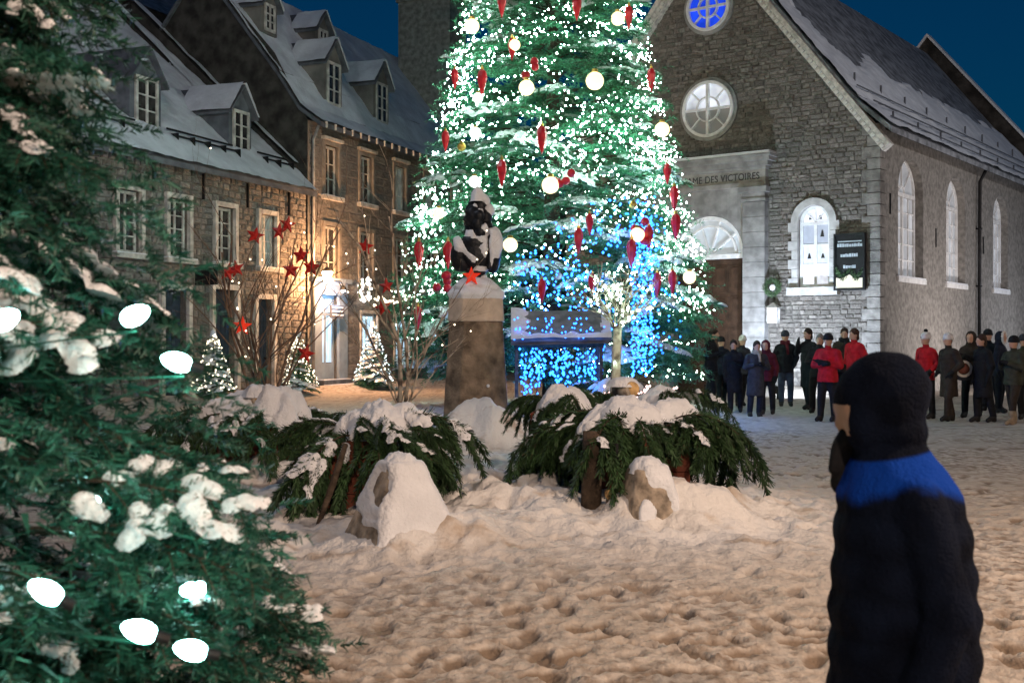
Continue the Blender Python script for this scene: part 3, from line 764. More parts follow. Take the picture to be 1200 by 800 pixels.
def house_a():
    h = thing('stone_house', 'low rubble stone house with snowy roof and two dormers, left of the lantern', 'house', (LBX, LBY, 0), HROT)
    X0, X1, EZ, D, RZ = -15.0, 0.0, 6.55, 6.6, 12.3; tp = (RZ-EZ)/D
    ups = [-8.4, -6.43, -4.33, -2.2]
    holes = [(x-.42, x+.42, 3.78, 5.36) for x in ups]
    doors = [(-4.35-.52, -4.35+.52, -.3, 3.05), (-6.55-.5, -6.55+.5, -.3, 2.95), (-2.35-.42, -2.35+.42, -.3, 2.85), (-9-.6, -9+.6, .9, 2.8)]
    mb = MB(); wall_plane(mb, X0, X1, -.3, EZ, .06, holes+doors)
    for q in holes+doors: reveal(mb, q, .06, .4)
    mb.add([(X0, .06, -.3), (X0, 2*D, -.3), (X0, 2*D, EZ), (X0, D, RZ), (X0, .06, EZ)], [(0, 1, 2, 3, 4)])
    mb.build('wall', M_MORTARL, h)
    def excl(z):
        e = []
        for a, b, c, d in holes:
            if c-.13 < z < d+.14: e.append((a-.14, b+.14))
        for a, b, c, d in doors:
            if c < z < d+.16: e.append((a-.15, b+.15))
        return e
    stone_face(h, M_STONEL, lambda z: X0, lambda z: X1, -.1, EZ-.1, excl, .06, (.11, .21), (.18, .5), .10, .02, 300, lambda x, y: x > 190 and y < 420, 11)
    for i, x in enumerate(ups):
        casing(h, x, 3.78, 5.36, .84, M_WHITEW if i else M_TRIM, .13, -.05, .2)
        window(h, x, 3.80, 5.35, .82, .16, 2, 4, M_WHITEW, M_GLASS if i < 3 else M_DIMW, .08, .045)
    for a, b, c, d in doors[:3]:
        mb = MB(); mb.box(a-.14, a, -.05, .3, -.2, d+.15); mb.box(b, b+.14, -.05, .3, -.2, d+.15); mb.box(a, b, -.047, .3, d, d+.15)
        mb.build('door_surround', M_WHITEW, h)
        mb = MB(); mb.box(a, b, .25, .31, 0, d)
        for k in range(5):
            q = a+.03+(b-a-.06)*k/5; mb.box(q+.01, q+(b-a-.06)/5-.01, .225, .26, .05, d-.5)
        mb.box(a+.08, b-.08, .22, .26, d-.42, d-.06)
        do = mb.build('door', M_DOORD, h); MB().ball((b-.13, .19, 1.1), .04, 8, 6).build('handle', M_IRON, do)
    window(h, -9, .92, 2.78, 1.16, .2, 2, 3, M_WHITEW, M_GLASS)
    for x in (-7.5, -5.4, -3.3, -1.1):
        MB().box(x-.03, x+.03, -.06, .0, 5.45, 6.15).build('wall_anchor', M_IRON, h)
    # roof and its snow
    mb = MB(); e0 = (-.35, EZ-.30)
    vs = [(X0-.1, e0[0], e0[1]), (X1, e0[0], e0[1]), (X1, D, RZ), (X0-.1, D, RZ)]; vs += [(p[0], p[1], p[2]-.14) for p in vs]
    mb.add(vs, [(0, 1, 2, 3), (7, 6, 5, 4), (0, 4, 5, 1), (1, 5, 6, 2), (2, 6, 7, 3), (0, 3, 7, 4)])
    vs = [(X0-.1, D, RZ), (X1, D, RZ), (X1, 2*D+.3, e0[1]), (X0-.1, 2*D+.3, e0[1])]
    mb.add(vs, [(0, 1, 2, 3)])
    ro = mb.build('roof', M_METROOF, h)
    def mk(a, b):
        k = 1
        if b > .8: k = smooth(.45, .62, .5+.5*FB(a*9, b*5, 2)+(1-b)*.8)
        return k
    roof_snow(ro, (X0-.1, e0[0], e0[1]), (X1-X0+.1, 0, 0), (0, D-e0[0], RZ-e0[1]), 130, 60, .10, mk, M_SNOWR, seed=2)
    # fire wall copings at the right end
    for (xa, z_) in ((-1.15, .30), (-.05, .55)):
        mb = MB(); a = (0.4, EZ+.4*tp-.3); b = (D, RZ)
        if xa < -1: a = (2.4, EZ+2.4*tp-.3)
        vs = [(xa-.16, a[0], a[1]), (xa+.16, a[0], a[1]), (xa+.16, b[0], b[1]), (xa-.16, b[0], b[1])]
        mb.add(vs+[(p[0], p[1], p[2]+z_) for p in vs], [(3, 2, 1, 0), (4, 5, 6, 7), (0, 1, 5, 4), (1, 2, 6, 5), (2, 3, 7, 6), (3, 0, 4, 7)])
        fw = mb.build('fire_wall', M_DARKST, h)
        roof_snow(fw, (xa-.19, a[0], a[1]+z_), (.38, 0, 0), (0, b[0]-a[0], b[1]-a[1]), 4, 30, .10, lambda p, q: 1, M_SNOWR, seed=xa)
    # snow guards
    for k in range(2):
        y = .35+k*.22; z = EZ-.30+(y+.35)*(RZ-EZ+.3)/(D+.35)+.24
        for a, b in ((-14, -7.5), (-6.2, -3.2), (-1.9, -.3)):
            MB().tube([(a, y, z), (b, y, z)], .028, 6).build('snow_guard', M_IRON, ro)
    me_ = MB().box(0, .04, .30, .62, EZ+.22, EZ+.62).mesh('guard_bracket', M_IRON)
    for i in range(20):
        x = -14+i*.72
        if -7.55 < x < -6.2 or -3.2 < x < -1.9: continue
        link(bpy.data.objects.new('guard_bracket', me_), ro).location = (x, 0, 0)
    dormer(h, -6.85, EZ+.55, 1.25, 1.45, .75, 2.2, M_METROOF, False, M_METROOF)
    dormer(h, -2.55, EZ+.55, 1.15, 1.35, .75, 2.0, M_METROOF, True, M_METROOF)
    # massive chimney on the left
    mb = MB(); mb.box(-11.3, -9.6, 3.2, 4.6, 8.6, 15); mb.box(-11.4, -9.5, 3.1, 4.7, 14.4, 14.7); mb.build('chimney', M_DARKST, h)
    return h
M_DIMW = glow('dim_lit_pane', (.62, .75, .70), .16, .5, 3)
HA = house_a()

def house_b():
    h = thing('grey_house', 'tall grey house with steep snowy roof and four dormers, right of the lantern', 'house', (LBX, LBY, 0), HROT)
    X0, X1, EZ, D, RZ = 0.03, 14.4, 8.56, 4.0, 13.9
    up = [1.48, 3.85, 6.4, 8.9, 11.4]
    hu_ = [(x-.43, x+.43, 6.30, 7.95) for x in up]; hl = [(x-.45, x+.45, 3.55, 5.35) for x in up]
    door = (1.3-.55, 1.3+.55, 0, 3.1); shops = [(x-.55, x+.55, .75, 2.55) for x in (4.05, 6.55, 9.3, 12)]
    holes = hu_+hl+[door]+shops
    mb = MB(); wall_plane(mb, X0, X1, -.3, EZ, 0, holes)
    for q in holes: reveal(mb, q, 0, .3)
    mb.add([(X1, 0, -.3), (X1, 2*D, -.3), (X1, 2*D, EZ), (X1, D, RZ), (X1, 0, EZ)], [(0, 1, 2, 3, 4)])
    mb.build('wall', M_RENDERB, h)
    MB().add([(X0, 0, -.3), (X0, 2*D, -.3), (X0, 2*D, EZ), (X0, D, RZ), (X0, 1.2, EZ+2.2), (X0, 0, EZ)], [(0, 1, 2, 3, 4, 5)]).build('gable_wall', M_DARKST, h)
    def excl(z):
        e = []
        for a, b, c, d in holes:
            if c-.15 < z < d+.2: e.append((a-.16, b+.16))
        return e
    stone_face(h, M_STONEB, lambda z: X0+.05, lambda z: X1, -.1, EZ-.15, excl, .01, (.24, .36), (.4, .95), .05, .018, 300, lambda x, y: x < 500 and y < 430, 21)
    for i, x in enumerate(up):
        for (a, b, c, d), nm in ((hu_[i], 0), (hl[i], 1)):
            casing(h, x, c, d, b-a, M_CASB, .13, -.06, .2)
            window(h, x, c+.02, d-.01, b-a-.02, .12, 2, 3, M_WHITEW, M_DIMW2 if (nm == 0 and i > 1) else M_GLASS, .08, .045)
        if True:
            MB().box(x-.62, x+.62, -.14, .1, 8.1, 8.2).build('window_hood', M_WHITEW, h)
    for a, b, c, d in shops:
        mb = MB(); mb.box(a-.1, a, -.06, .2, c, d+.12); mb.box(b, b+.1, -.06, .2, c, d+.12); mb.box(a, b, -.057, .2, d, d+.12); mb.box(a-.15, b+.15, -.14, .2, c-.1, c-.003)
        mb.build('shop_surround', M_WHITEW, h)
        window(h, (a+b)/2, c+.01, d-.01, b-a-.02, .12, 2, 1, M_WHITE, M_SHOP, .07, .05)
    a, b, c, d = door
    mb = MB(); mb.box(a-.55, a, -.10, .1, -.2, 3.5); mb.box(b, b+.55, -.10, .1, -.2, 3.5); mb.box(a, b, -.097, .1, d, 3.5); mb.box(a-.65, b+.65, -.22, .1, 3.505, 3.65)
    mb.build('door_surround', M_PALEBLUE, h)
    mb = MB(); mb.box(a, a+.09, .1, .18, .35, d); mb.box(b-.09, b, .1, .18, .35, d); mb.box(a+.09, b-.09, .102, .18, d-.09, d); mb.box(a+.09, b-.09, .102, .18, .35, .9); mb.box(a+.09, b-.09, .104, .18, 2.45, 2.52); mb.box((a+b)/2-.03, (a+b)/2+.03, .104, .17, .9, d-.09)
    do = mb.build('door', M_PALEBLUE, h)
    for (p, q) in ((a+.1, (a+b)/2-.04), ((a+b)/2+.04, b-.1)):
        pane(do, M_SHOP, p, q, .92, 2.44, .15); pane(do, M_SHOP, p, q, 2.54, d-.1, .15)
    mb = MB()
    for k in range(3): mb.box(a-.5+k*.1, b+.6-k*.1, -.95+k*.3, -.10, -.1+.155*k, .05+.155*k)
    mb.build('doorstep', M_STEP, h)
    mb = MB()
    for k in range(3): mb.box(a-.48+k*.1, b+.58-k*.1, -.93+k*.3, -.68+k*.3, .05+.155*k, .075+.155*k)
    mb.build('doorstep_snow', M_SNOW, h)
    # downpipe
    mb = MB(); mb.tube([(.28, -.25, EZ-.15), (.22, -.10, EZ-.6), (.22, -.10, .2)], .05, 8); mb.build('downpipe', M_PIPE, h, True)
    # bell-cast roof
    prof = [(-.55, EZ-.12), (.25, EZ+.45), (1.0, EZ+1.55), (D, RZ)]
    mb = MB()
    full = prof+[(2*D-y, z) for y, z in prof[::-1][1:]]
    for i in range(len(full)-1):
        (ya, za), (yb, zb) = full[i], full[i+1]
        vs = [(X0-.12, ya, za), (X1+.1, ya, za), (X1+.1, yb, zb), (X0-.12, yb, zb)]; vs += [(p[0], p[1], p[2]-.14) for p in vs]
        mb.add(vs, [(0, 1, 2, 3), (7, 6, 5, 4), (0, 4, 5, 1), (1, 5, 6, 2), (2, 6, 7, 3), (0, 3, 7, 4)])
    ro = mb.build('roof', M_METROOF, h)
    for i in range(3):
        (ya, za), (yb, zb) = prof[i], prof[i+1]
        roof_snow(ro, (X0-.14, ya, za), (X1-X0+.24, 0, 0), (0, yb-ya, zb-za), 100, 8 if i < 2 else 36, .08, lambda a, b: 1, M_SNOWR, seed=i*3)
    me_ = MB().box(-.025, .025, -.60, -.54, EZ-.25, EZ-.06).mesh('gutter_bracket', M_WHITEW)
    for i in range(26): link(bpy.data.objects.new('gutter_bracket', me_), ro).location = (.22+i*.56, 0, 0)
    for x in (2.55, 6.0): dormer(h, x, EZ+.85, 1.2, 1.55, .55, 1.6, M_METROOF, True, M_RENDERB)
    for x in (1.0, 4.4): dormer(h, x, EZ+3.1, .95, 1.0, 2.05, 1.2, M_METROOF, True, M_RENDERB)
    mb = MB(); mb.box(13.0, 14.7, 1.0, 3.4, 8, 16.2); mb.box(12.92, 14.78, .92, 3.48, 16.0, 16.35); mb.build('chimney', M_CHIM, h)
    MB().box(14.5, 15.1, 3.6, 4.0, 12, 17).build('flue', M_DARKST, h)
    return h
M_STONEB = mat('grey_house_stone', (.18, .17, .158), .9, .3, 4, .6, 14, rand=.2)
M_CASB = mat('grey_casing', (.27, .245, .215), .85, .2, 4, .3, 20)
M_PALEBLUE = mat('pale_blue_paint', (.26, .32, .38), .6, .1, 4)
M_STEP = mat('step_stone', (.10, .11, .13), .8, .3, 5, .3, 20)
M_DIMW2 = glow('dim_lit_pane_b', (.60, .68, .62), .12, .5, 3)
M_CHIM = mat('chimney_stone', (.30, .29, .255), .95, .3, 5, .8, 9, detail=8)
HB = house_b()

def house_c():
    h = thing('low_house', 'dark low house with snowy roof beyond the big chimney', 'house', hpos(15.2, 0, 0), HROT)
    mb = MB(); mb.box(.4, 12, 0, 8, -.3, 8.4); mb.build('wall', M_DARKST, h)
    mb = MB(); prof = [(-.4, 8.3), (4, 11.2), (8.4, 8.3)]
    for i in range(2):
        (ya, za), (yb, zb) = prof[i], prof[i+1]
        vs = [(.3, ya, za), (12, ya, za), (12, yb, zb), (.3, yb, zb)]; vs += [(p[0], p[1], p[2]-.15) for p in vs]
        mb.add(vs, [(0, 1, 2, 3), (7, 6, 5, 4), (0, 4, 5, 1), (1, 5, 6, 2), (2, 6, 7, 3), (0, 3, 7, 4)])
    ro = mb.build('roof', M_SNOWR, h)
    for x in (2.5, 5.5, 8.5): window(h, x, 3.4, 5.2, 1.0, -.03, 2, 3, M_WHITEW, M_GLASS)
    h2 = thing('rear_house', 'dark house gable rising behind the grey house roof', 'house', hpos(6, 13, 0), HROT)
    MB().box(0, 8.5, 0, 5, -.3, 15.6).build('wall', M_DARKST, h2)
    mb = MB(); mb.add([(-.2, -.2, 15.6), (8.7, -.2, 15.6), (8.7, 2.5, 17.6), (-.2, 2.5, 17.6), (8.7, 5.2, 15.6), (-.2, 5.2, 15.6)], [(0, 1, 2, 3), (3, 2, 4, 5), (0, 3, 5), (1, 4, 2), (0, 5, 4, 1)]); mb.build('roof', M_SLATE, h2)
house_c()

# ------------------------------------------------------------------ fittings on the facades
def star_mesh(name, R, t, m, pts=5):
    mb = MB(); v = []
    for k in range(2*pts):
        a = math.pi/2+math.pi*k/pts; r = R if k % 2 == 0 else R*.42
        v.append((r*math.cos(a), 0, r*math.sin(a)))
    n = len(v)
    mb.add(v+[(0, -t, 0), (0, t, 0)], [(k, (k+1) % n, n) for k in range(n)]+[((k+1) % n, k, n+1) for k in range(n)])
    return mb.mesh(name, m)
def fittings():
    # notice board
    s = thing('notice_board', 'dark framed notice board with three pale lines and lit lower panel, right of arched window', 'sign', cpos(10.0, -.12, 3.1), CROT)
    MB().box(-.43, .43, -.05, .06, 0, 1.58).build('board', M_IRON, s)
    mb = MB(); mb.box(-.46, -.40, -.09, .05, -.03, 1.61); mb.box(.40, .46, -.09, .05, -.03, 1.61); mb.box(-.40, .40, -.088, .05, 1.55, 1.61); mb.box(-.40, .40, -.088, .05, -.03, .03); mb.build('frame', M_IRON, s)
    r = random.Random(5)
    for z, x0, x1, hh in ((1.22, -.36, .34, .10), (.93, -.26, .24, .10), (.60, -.18, .16, .10)):
        mb = MB(); x = x0
        while x < x1:
            w = r.uniform(.035, .07); mb.box(x, x+w, -.062, -.05, z, z+hh*r.uniform(.75, 1)); x += w+.014
        mb.build('lettering', M_PALELET, s)
    MB().box(-.34, .36, -.06, -.05, 1.36, 1.39).build('rule', M_PALELET, s)
    MB().extrude([(-.39, .04), (.39, .04), (.39, .32), (.22, .30), (.0, .42), (-.25, .30), (-.39, .34)], -.065, -.05).build('lit_panel', M_LITSIGN, s)
    mb = MB()
    for i in range(260):
        t = r.random(); x = lerp(-.40, .40, t); z = .45+.10*math.cos(t*12)-r.uniform(-.06, .10); a = r.uniform(0, 6.28)
        mb.add([(x, -.08, z), (x+.07*math.cos(a), -.10-r.uniform(0, .05), z+.07*math.sin(a)), (x+.02*math.cos(a+1.5), -.09, z+.02*math.sin(a+1.5))], [(0, 1, 2)])
    mb.build('garland', M_NEED2, s)
    # wreath
    w = thing('wreath', 'round dark evergreen wreath on the wall beside the church portal', 'wreath', cpos(7.62, -.14, 3.22), CROT)
    mb = MB()
    for i in range(900):
        a = r.uniform(0, 6.28); q = .22+r.gauss(0, .035); b = r.uniform(0, 6.28); p = Vector((q*math.cos(a), -.04+r.gauss(0, .03), q*math.sin(a)))
        d = Vector((math.cos(b), r.uniform(-.8, .2), math.sin(b)))*.07; e = d.cross(Vector((0, 1, .3))).normalized()*.008
        mb.add([p-e, p+e, p+d], [(0, 1, 2)])
    mb.build('foliage', M_NEED2, w)
    mb = MB(); mb.ball((0, -.02, 0), (.10, .04, .10), 12, 8); mb.build('pale_centre', M_WHITE, w, True)
    # lantern box
    l = thing('wall_lantern', 'small pale box lantern under the wreath beside the portal', 'lantern', cpos(7.66, -.16, 2.15), CROT)
    mb = MB(); mb.box(-.16, .16, -.14, .1, 0, .04); mb.box(-.16, .16, -.14, .1, .42, .46)
    for sx in (-1, 1):
        for y in (-.14, .06): mb.box(sx*.15-.015, sx*.15+.015, y, y+.03, .04, .42)
    mb.add([(-.2, -.18, .46), (.2, -.18, .46), (.2, .12, .46), (-.2, .12, .46), (0, -.03, .62)], [(0, 1, 4), (1, 2, 4), (2, 3, 4), (3, 0, 4), (3, 2, 1, 0)])
    mb.build('frame', M_WHITEW, l); MB().box(-.135, .135, -.125, .075, .05, .41).build('glass', M_DIMLAN, l)
    # floodlights washing the church walls
    def flood(lab, x, y, tgt, power, colr, ang):
        p = cpos(x, y, .12+GH(*cpos(x, y, 0).xy, False)); t = cpos(*tgt)
        f = thing('floodlight', lab, 'floodlight', p, CROT, 'floodlights at the foot of the church')
        MB().box(-.14, .14, -.08, .08, .04, .26).build('housing', M_IRON, f); MB().box(-.03, .03, -.05, .05, -.2, .05).build('stake', M_IRON, f)
        light('floodlight_beam', 'SPOT', p+Vector((0, 0, .34)), power, colr, .10, t, ang, .9)
    flood('black floodlight on snow below the arched church window', 9.0, -2.8, (9.0, .2, 2.2), 1650, (.68, .81, 1.0), 140)
    flood('black floodlight on snow at the church corner end of the facade', 6.9, -2.8, (6.6, .2, 4.6), 520, (.80, .88, 1.0), 100)
    flood('black floodlight on snow below the church side windows', 10.8+4.2, 5.0, (10.8, 5.0, 2.2), 950, (1.0, .91, .88), 130)
    flood('black floodlight on snow farther along the church side wall', 10.8+4.2, 13.0, (10.8, 13.0, 2.6), 600, (.86, .90, 1.0), 130)
    # orange wall lantern between the houses
    p = hpos(.30, -.55, 3.5)
    l = thing('street_lantern', 'blazing orange wall lantern between the two houses', 'lantern', p, HROT)
    mb = MB(); mb.tube([(0, .55, .55), (0, .3, .62), (0, 0, .55), (0, 0, .40)], .022, 6); mb.build('bracket', M_IRON, l); MB().lathe([(.02, .44), (.20, .33), (.20, .295)], 6).build('lantern_roof', M_IRON, l); MB().lathe([(.09, -.05), (.09, -.02)], 6).build('lantern_base', M_IRON, l)
    MB().lathe([(.10, -.04), (.17, .29)], 6).build('glass', M_LANT, l)
    light('street_lantern_glow', 'POINT', hpos(.12, -1.0, 3.65), 950, (1.0, .48, .20), .12)
    # white lamp over the shop door
    p = hpos(1.3, -.55, 3.25)
    l = thing('door_lamp', 'white lamp glowing over the pale blue shop door', 'lamp', p, HROT)
    MB().lathe([(.03, .16), (.10, .08), (.12, 0)], 10).build('shade', M_IRON, l); MB().ball((0, 0, -.01), .07, 10, 7).build('bulb', M_BULBC, l, True)
    mb = MB(); mb.tube([(0, .5, .3), (0, .1, .3), (0, 0, .15)], .015, 5); mb.build('arm', M_IRON, l)
    light('door_lamp_glow', 'POINT', p+Vector((-.05, -.15, -.25)), 55, (.38, .66, 1.0), .10)
    # shop sign hung over the door
    s = thing('hanging_shop_sign', 'small dark striped sign board above the lit shop door', 'sign', hpos(1.35, -.30, 2.35), HROT)
    MB().box(-.42, .42, -.03, .03, 0, .42).build('board', M_STEP, s)
    for z in (.08, .20, .32): MB().box(-.36, .36, -.045, -.031, z, z+.045).build('stripe', M_WHITE, s)
    s = thing('bracket_sign', 'small black bracket sign above the dark blue house door', 'sign', hpos(-6.0, -.5, 3.1), HROT)
    MB().box(-.02, .02, -.4, .3, 0, .45).build('board', M_IRON, s); MB().tube([(0, .48, .52), (0, -.42, .52)], .018, 5).build('bracket', M_IRON, s)
    # lit ring of white bulbs on the shop wall
    s = thing('lit_wreath', 'glowing white wreath of bulbs above the shop windows', 'wreath', hpos(3.5, -.16, 3.35), HROT)
    mb = MB()
    for i in range(60):
        a = r.uniform(0, 6.28); q = .34+r.gauss(0, .05); mb.ball((q*math.cos(a), r.gauss(0, .04), q*math.sin(a)), .045, 6, 4)
    tag(mb.build('bulbs', M_BULBWW, s), None, None, None, 'stuff')
    mb = MB(); mb.ring(0, 0, .29, .39, .02, .06); mb.build('ring', M_NEED2, s)
    s = thing('bulb_garland', 'warm bulb garland along the grey house above the shop windows', 'string lights', hpos(4.2, -.12, 2.85), HROT)
    mb = MB(); pts = []
    for i in range(34):
        x = i*.17; z = .12*math.sin(i*.9)+.28*abs(math.sin(i*.35)); pts.append((x, 0, z)); mb.ball((x, -.03, z), .055, 6, 4)
    tag(mb.build('bulbs', M_BULBW, s), None, None, None, 'stuff'); MB().tube(pts, .008, 4).build('cable', M_IRON, s)
M_PALELET = mat('pale_lettering', (.42, .48, .52), .7, .1, 5)
M_DIMLAN = glow('lantern_box_glass', (.9, .92, 1.0), .35, .4, 8)
M_BULBC = glow('cool_lamp', (.6, .85, 1.0), 14)
M_BULBWW = glow('wreath_bulb', (1.0, .93, .86), 3.5)
fittings()
# ------------------------------------------------------------------ conifer boughs
def curve_pts(p0, d0, length, n, sag, rng=None, wob=0.0):
    """polyline from p0 along d0 whose direction bends towards -z by sag"""
    p = Vector(p0); d = Vector(d0).normalized(); out = [p.copy()]; st = length/n
    for i in range(n):
        d = (d+Vector((0, 0, -sag/n))); 
        if rng and wob: d += Vector((rng.uniform(-wob, wob), rng.uniform(-wob, wob), rng.uniform(-wob, wob)))
        d.normalize(); p = p+d*st; out.append(p.copy())
    return out
def needles(mb, pts, nl, nw, dens, rng, flat=.0, beta=(.8, 1.15), mi=0):
    """needles along a shoot; flat>0 combs them sideways as on a fir"""
    up = Vector((0, 0, 1))
    for i in range(len(pts)-1):
        a, b = pts[i], pts[i+1]; L = (b-a).length; t = (b-a).normalized()
        s = t.cross(up); s = s.normalized() if s.length > 1e-3 else Vector((1, 0, 0)); u = s.cross(t)
        for k in range(max(1, int(L*dens+rng.random()))):
            f = rng.random(); p = a.lerp(b, f)
            if rng.random() < flat:
                ph = rng.choice((0, math.pi))+rng.gauss(0, .35)
                if math.sin(ph) < -.3: ph = -ph
            else: ph = rng.uniform(0, 2*math.pi)
            r = s*math.cos(ph)+u*math.sin(ph); be = rng.uniform(*beta)
            d = t*math.cos(be)+r*math.sin(be); l = nl*rng.uniform(.75, 1.15)
            w = d.cross(t if rng.random() < .5 else u); w = w.normalized()*nw*.5 if w.length > 1e-3 else s*nw*.5
            q = p+d*l
            mb.add([p-w, p+w, q+w*.55, q-w*.55], [(0, 1, 2, 3)], mi)
def bough(rng, L, nside, nl, nw, dens, droop=.25, lift=.12, ang=(.75, 1.05), sidef=.55, second=True, flat=.6, side_sag=.25, stem_r=.006):
    """a flat fir bough along +x: returns mesh builder and its shoots"""
    mb = MB(); segs = []
    main = curve_pts((0, 0, 0), (1, 0, lift), L, 10, droop, rng, .02)
    mb.tube(main, [lerp(stem_r, stem_r*.35, i/10) for i in range(11)], 5, 1)
    tipn = main[5:]; needles(mb, main[3:], nl, nw, dens, rng, flat); segs.append(main[2:])
    for i in range(nside):
        f = .18+.74*(i+rng.uniform(0, .6))/nside; idx = f*10; k = int(idx); p = main[k].lerp(main[min(k+1, 10)], idx-k)
        t = (main[min(k+1, 10)]-main[k]).normalized(); sd = 1 if i % 2 else -1; a = rng.uniform(*ang)
        d = t*math.cos(a)+Vector((0, sd*math.sin(a), rng.uniform(-.10, .12)))
        sl = L*sidef*(1.05-f*.78)*rng.uniform(.75, 1.1)
        pts = curve_pts(p, d, sl, 6, side_sag, rng, .03)
        mb.tube(pts, [lerp(stem_r*.5, stem_r*.25, j/6) for j in range(7)], 4, 1, False)
        needles(mb, pts, nl, nw, dens, rng, flat); segs.append(pts)
        if second:
            for j in range(2+int(sl/L*6)):
                g = .3+.6*rng.random(); k2 = int(g*6); q = pts[k2]; t2 = (pts[min(k2+1, 6)]-pts[k2-1]).normalized()
                s2 = rng.choice((-1, 1)); nrm = t2.cross(Vector((0, 0, 1))).normalized()*s2; a2 = rng.uniform(.6, .95)
                p2 = curve_pts(q, t2*math.cos(a2)+nrm*math.sin(a2), sl*rng.uniform(.28, .45), 3, side_sag*.6, rng, .04)
                needles(mb, p2, nl, nw, dens, rng, flat); segs.append(p2)
    return mb, segs
def snow_mesh(segs, rng, r, step, keep=.6, k=1.0, lift=.004, name='snow'):
    """snow lying along some of the shoots: closed lens-shaped slab, thick in the middle"""
    cell = {}; zz = {}
    for pts in segs:
        if rng.random() > keep: continue
        a0 = rng.uniform(0, .35); a1 = rng.uniform(.6, 1.0); n = len(pts)-1
        for i in range(n):
            for f in (0, .33, .66):
                u = (i+f)/n
                if not a0 <= u <= a1: continue
                p = pts[i].lerp(pts[i+1], f); rr = r*rng.uniform(.6, 1.25)*(1-.5*abs(u-.45))
                R = int(rr/step)+1; cx, cyy = int(round(p.x/step)), int(round(p.y/step))
                for dx in range(-R, R+1):
                    for dy in range(-R, R+1):
                        key = (cx+dx, cyy+dy); d2 = (key[0]*step-p.x)**2+(key[1]*step-p.y)**2
                        v = rr*rr-d2
                        if v > 0:
                            if v > cell.get(key, 0): cell[key] = v
                            w = zz.get(key)
                            if w is None: zz[key] = [p.z*v, v]
                            else: w[0] += p.z*v; w[1] += v
    mb = MB(); idx = {}; vs = []; fs = []
    def vert(key, top):
        q = (key, top)
        if q in idx: return idx[q]
        x, y = key[0]*step, key[1]*step
        if key in cell:
            z = zz[key][0]/zz[key][1]; h = math.sqrt(cell[key])*k*(1+.30*N3(x/step*.13, y/step*.13, r*90)+.08*N3(x/step*.5, y/step*.5, 2))
        else:
            zs = [zz[(key[0]+a, key[1]+b)] for a in (-1, 0, 1) for b in (-1, 0, 1) if (key[0]+a, key[1]+b) in zz]
            z = sum(s[0]/s[1] for s in zs)/max(1, len(zs)); h = 0
        vs.append((x, y, z+lift+(h if top else -h*.18))); idx[q] = len(vs)-1; return idx[q]
    done = set()
    for (i, j) in list(cell):
        for a in (-1, 0):
            for b in (-1, 0):
                c = (i+a, j+b)
                if c in done: continue
                done.add(c); ks = [(c[0], c[1]), (c[0]+1, c[1]), (c[0]+1, c[1]+1), (c[0], c[1]+1)]
                fs.append(tuple(vert(q, True) for q in ks)); fs.append(tuple(vert(q, False) for q in ks[::-1]))
    mb.add(vs, fs); return mb
def place(me, name, parent, loc, az, tilt=0, roll=0, s=1.0):
    o = bpy.data.objects.new(name, me)
    o.matrix_local = Matrix.Translation(loc) @ Matrix.Rotation(az, 4, 'Z') @ Matrix.Rotation(-tilt, 4, 'Y') @ Matrix.Rotation(roll, 4, 'X') @ Matrix.Diagonal((s, s, s, 1))
    return link(o, parent)

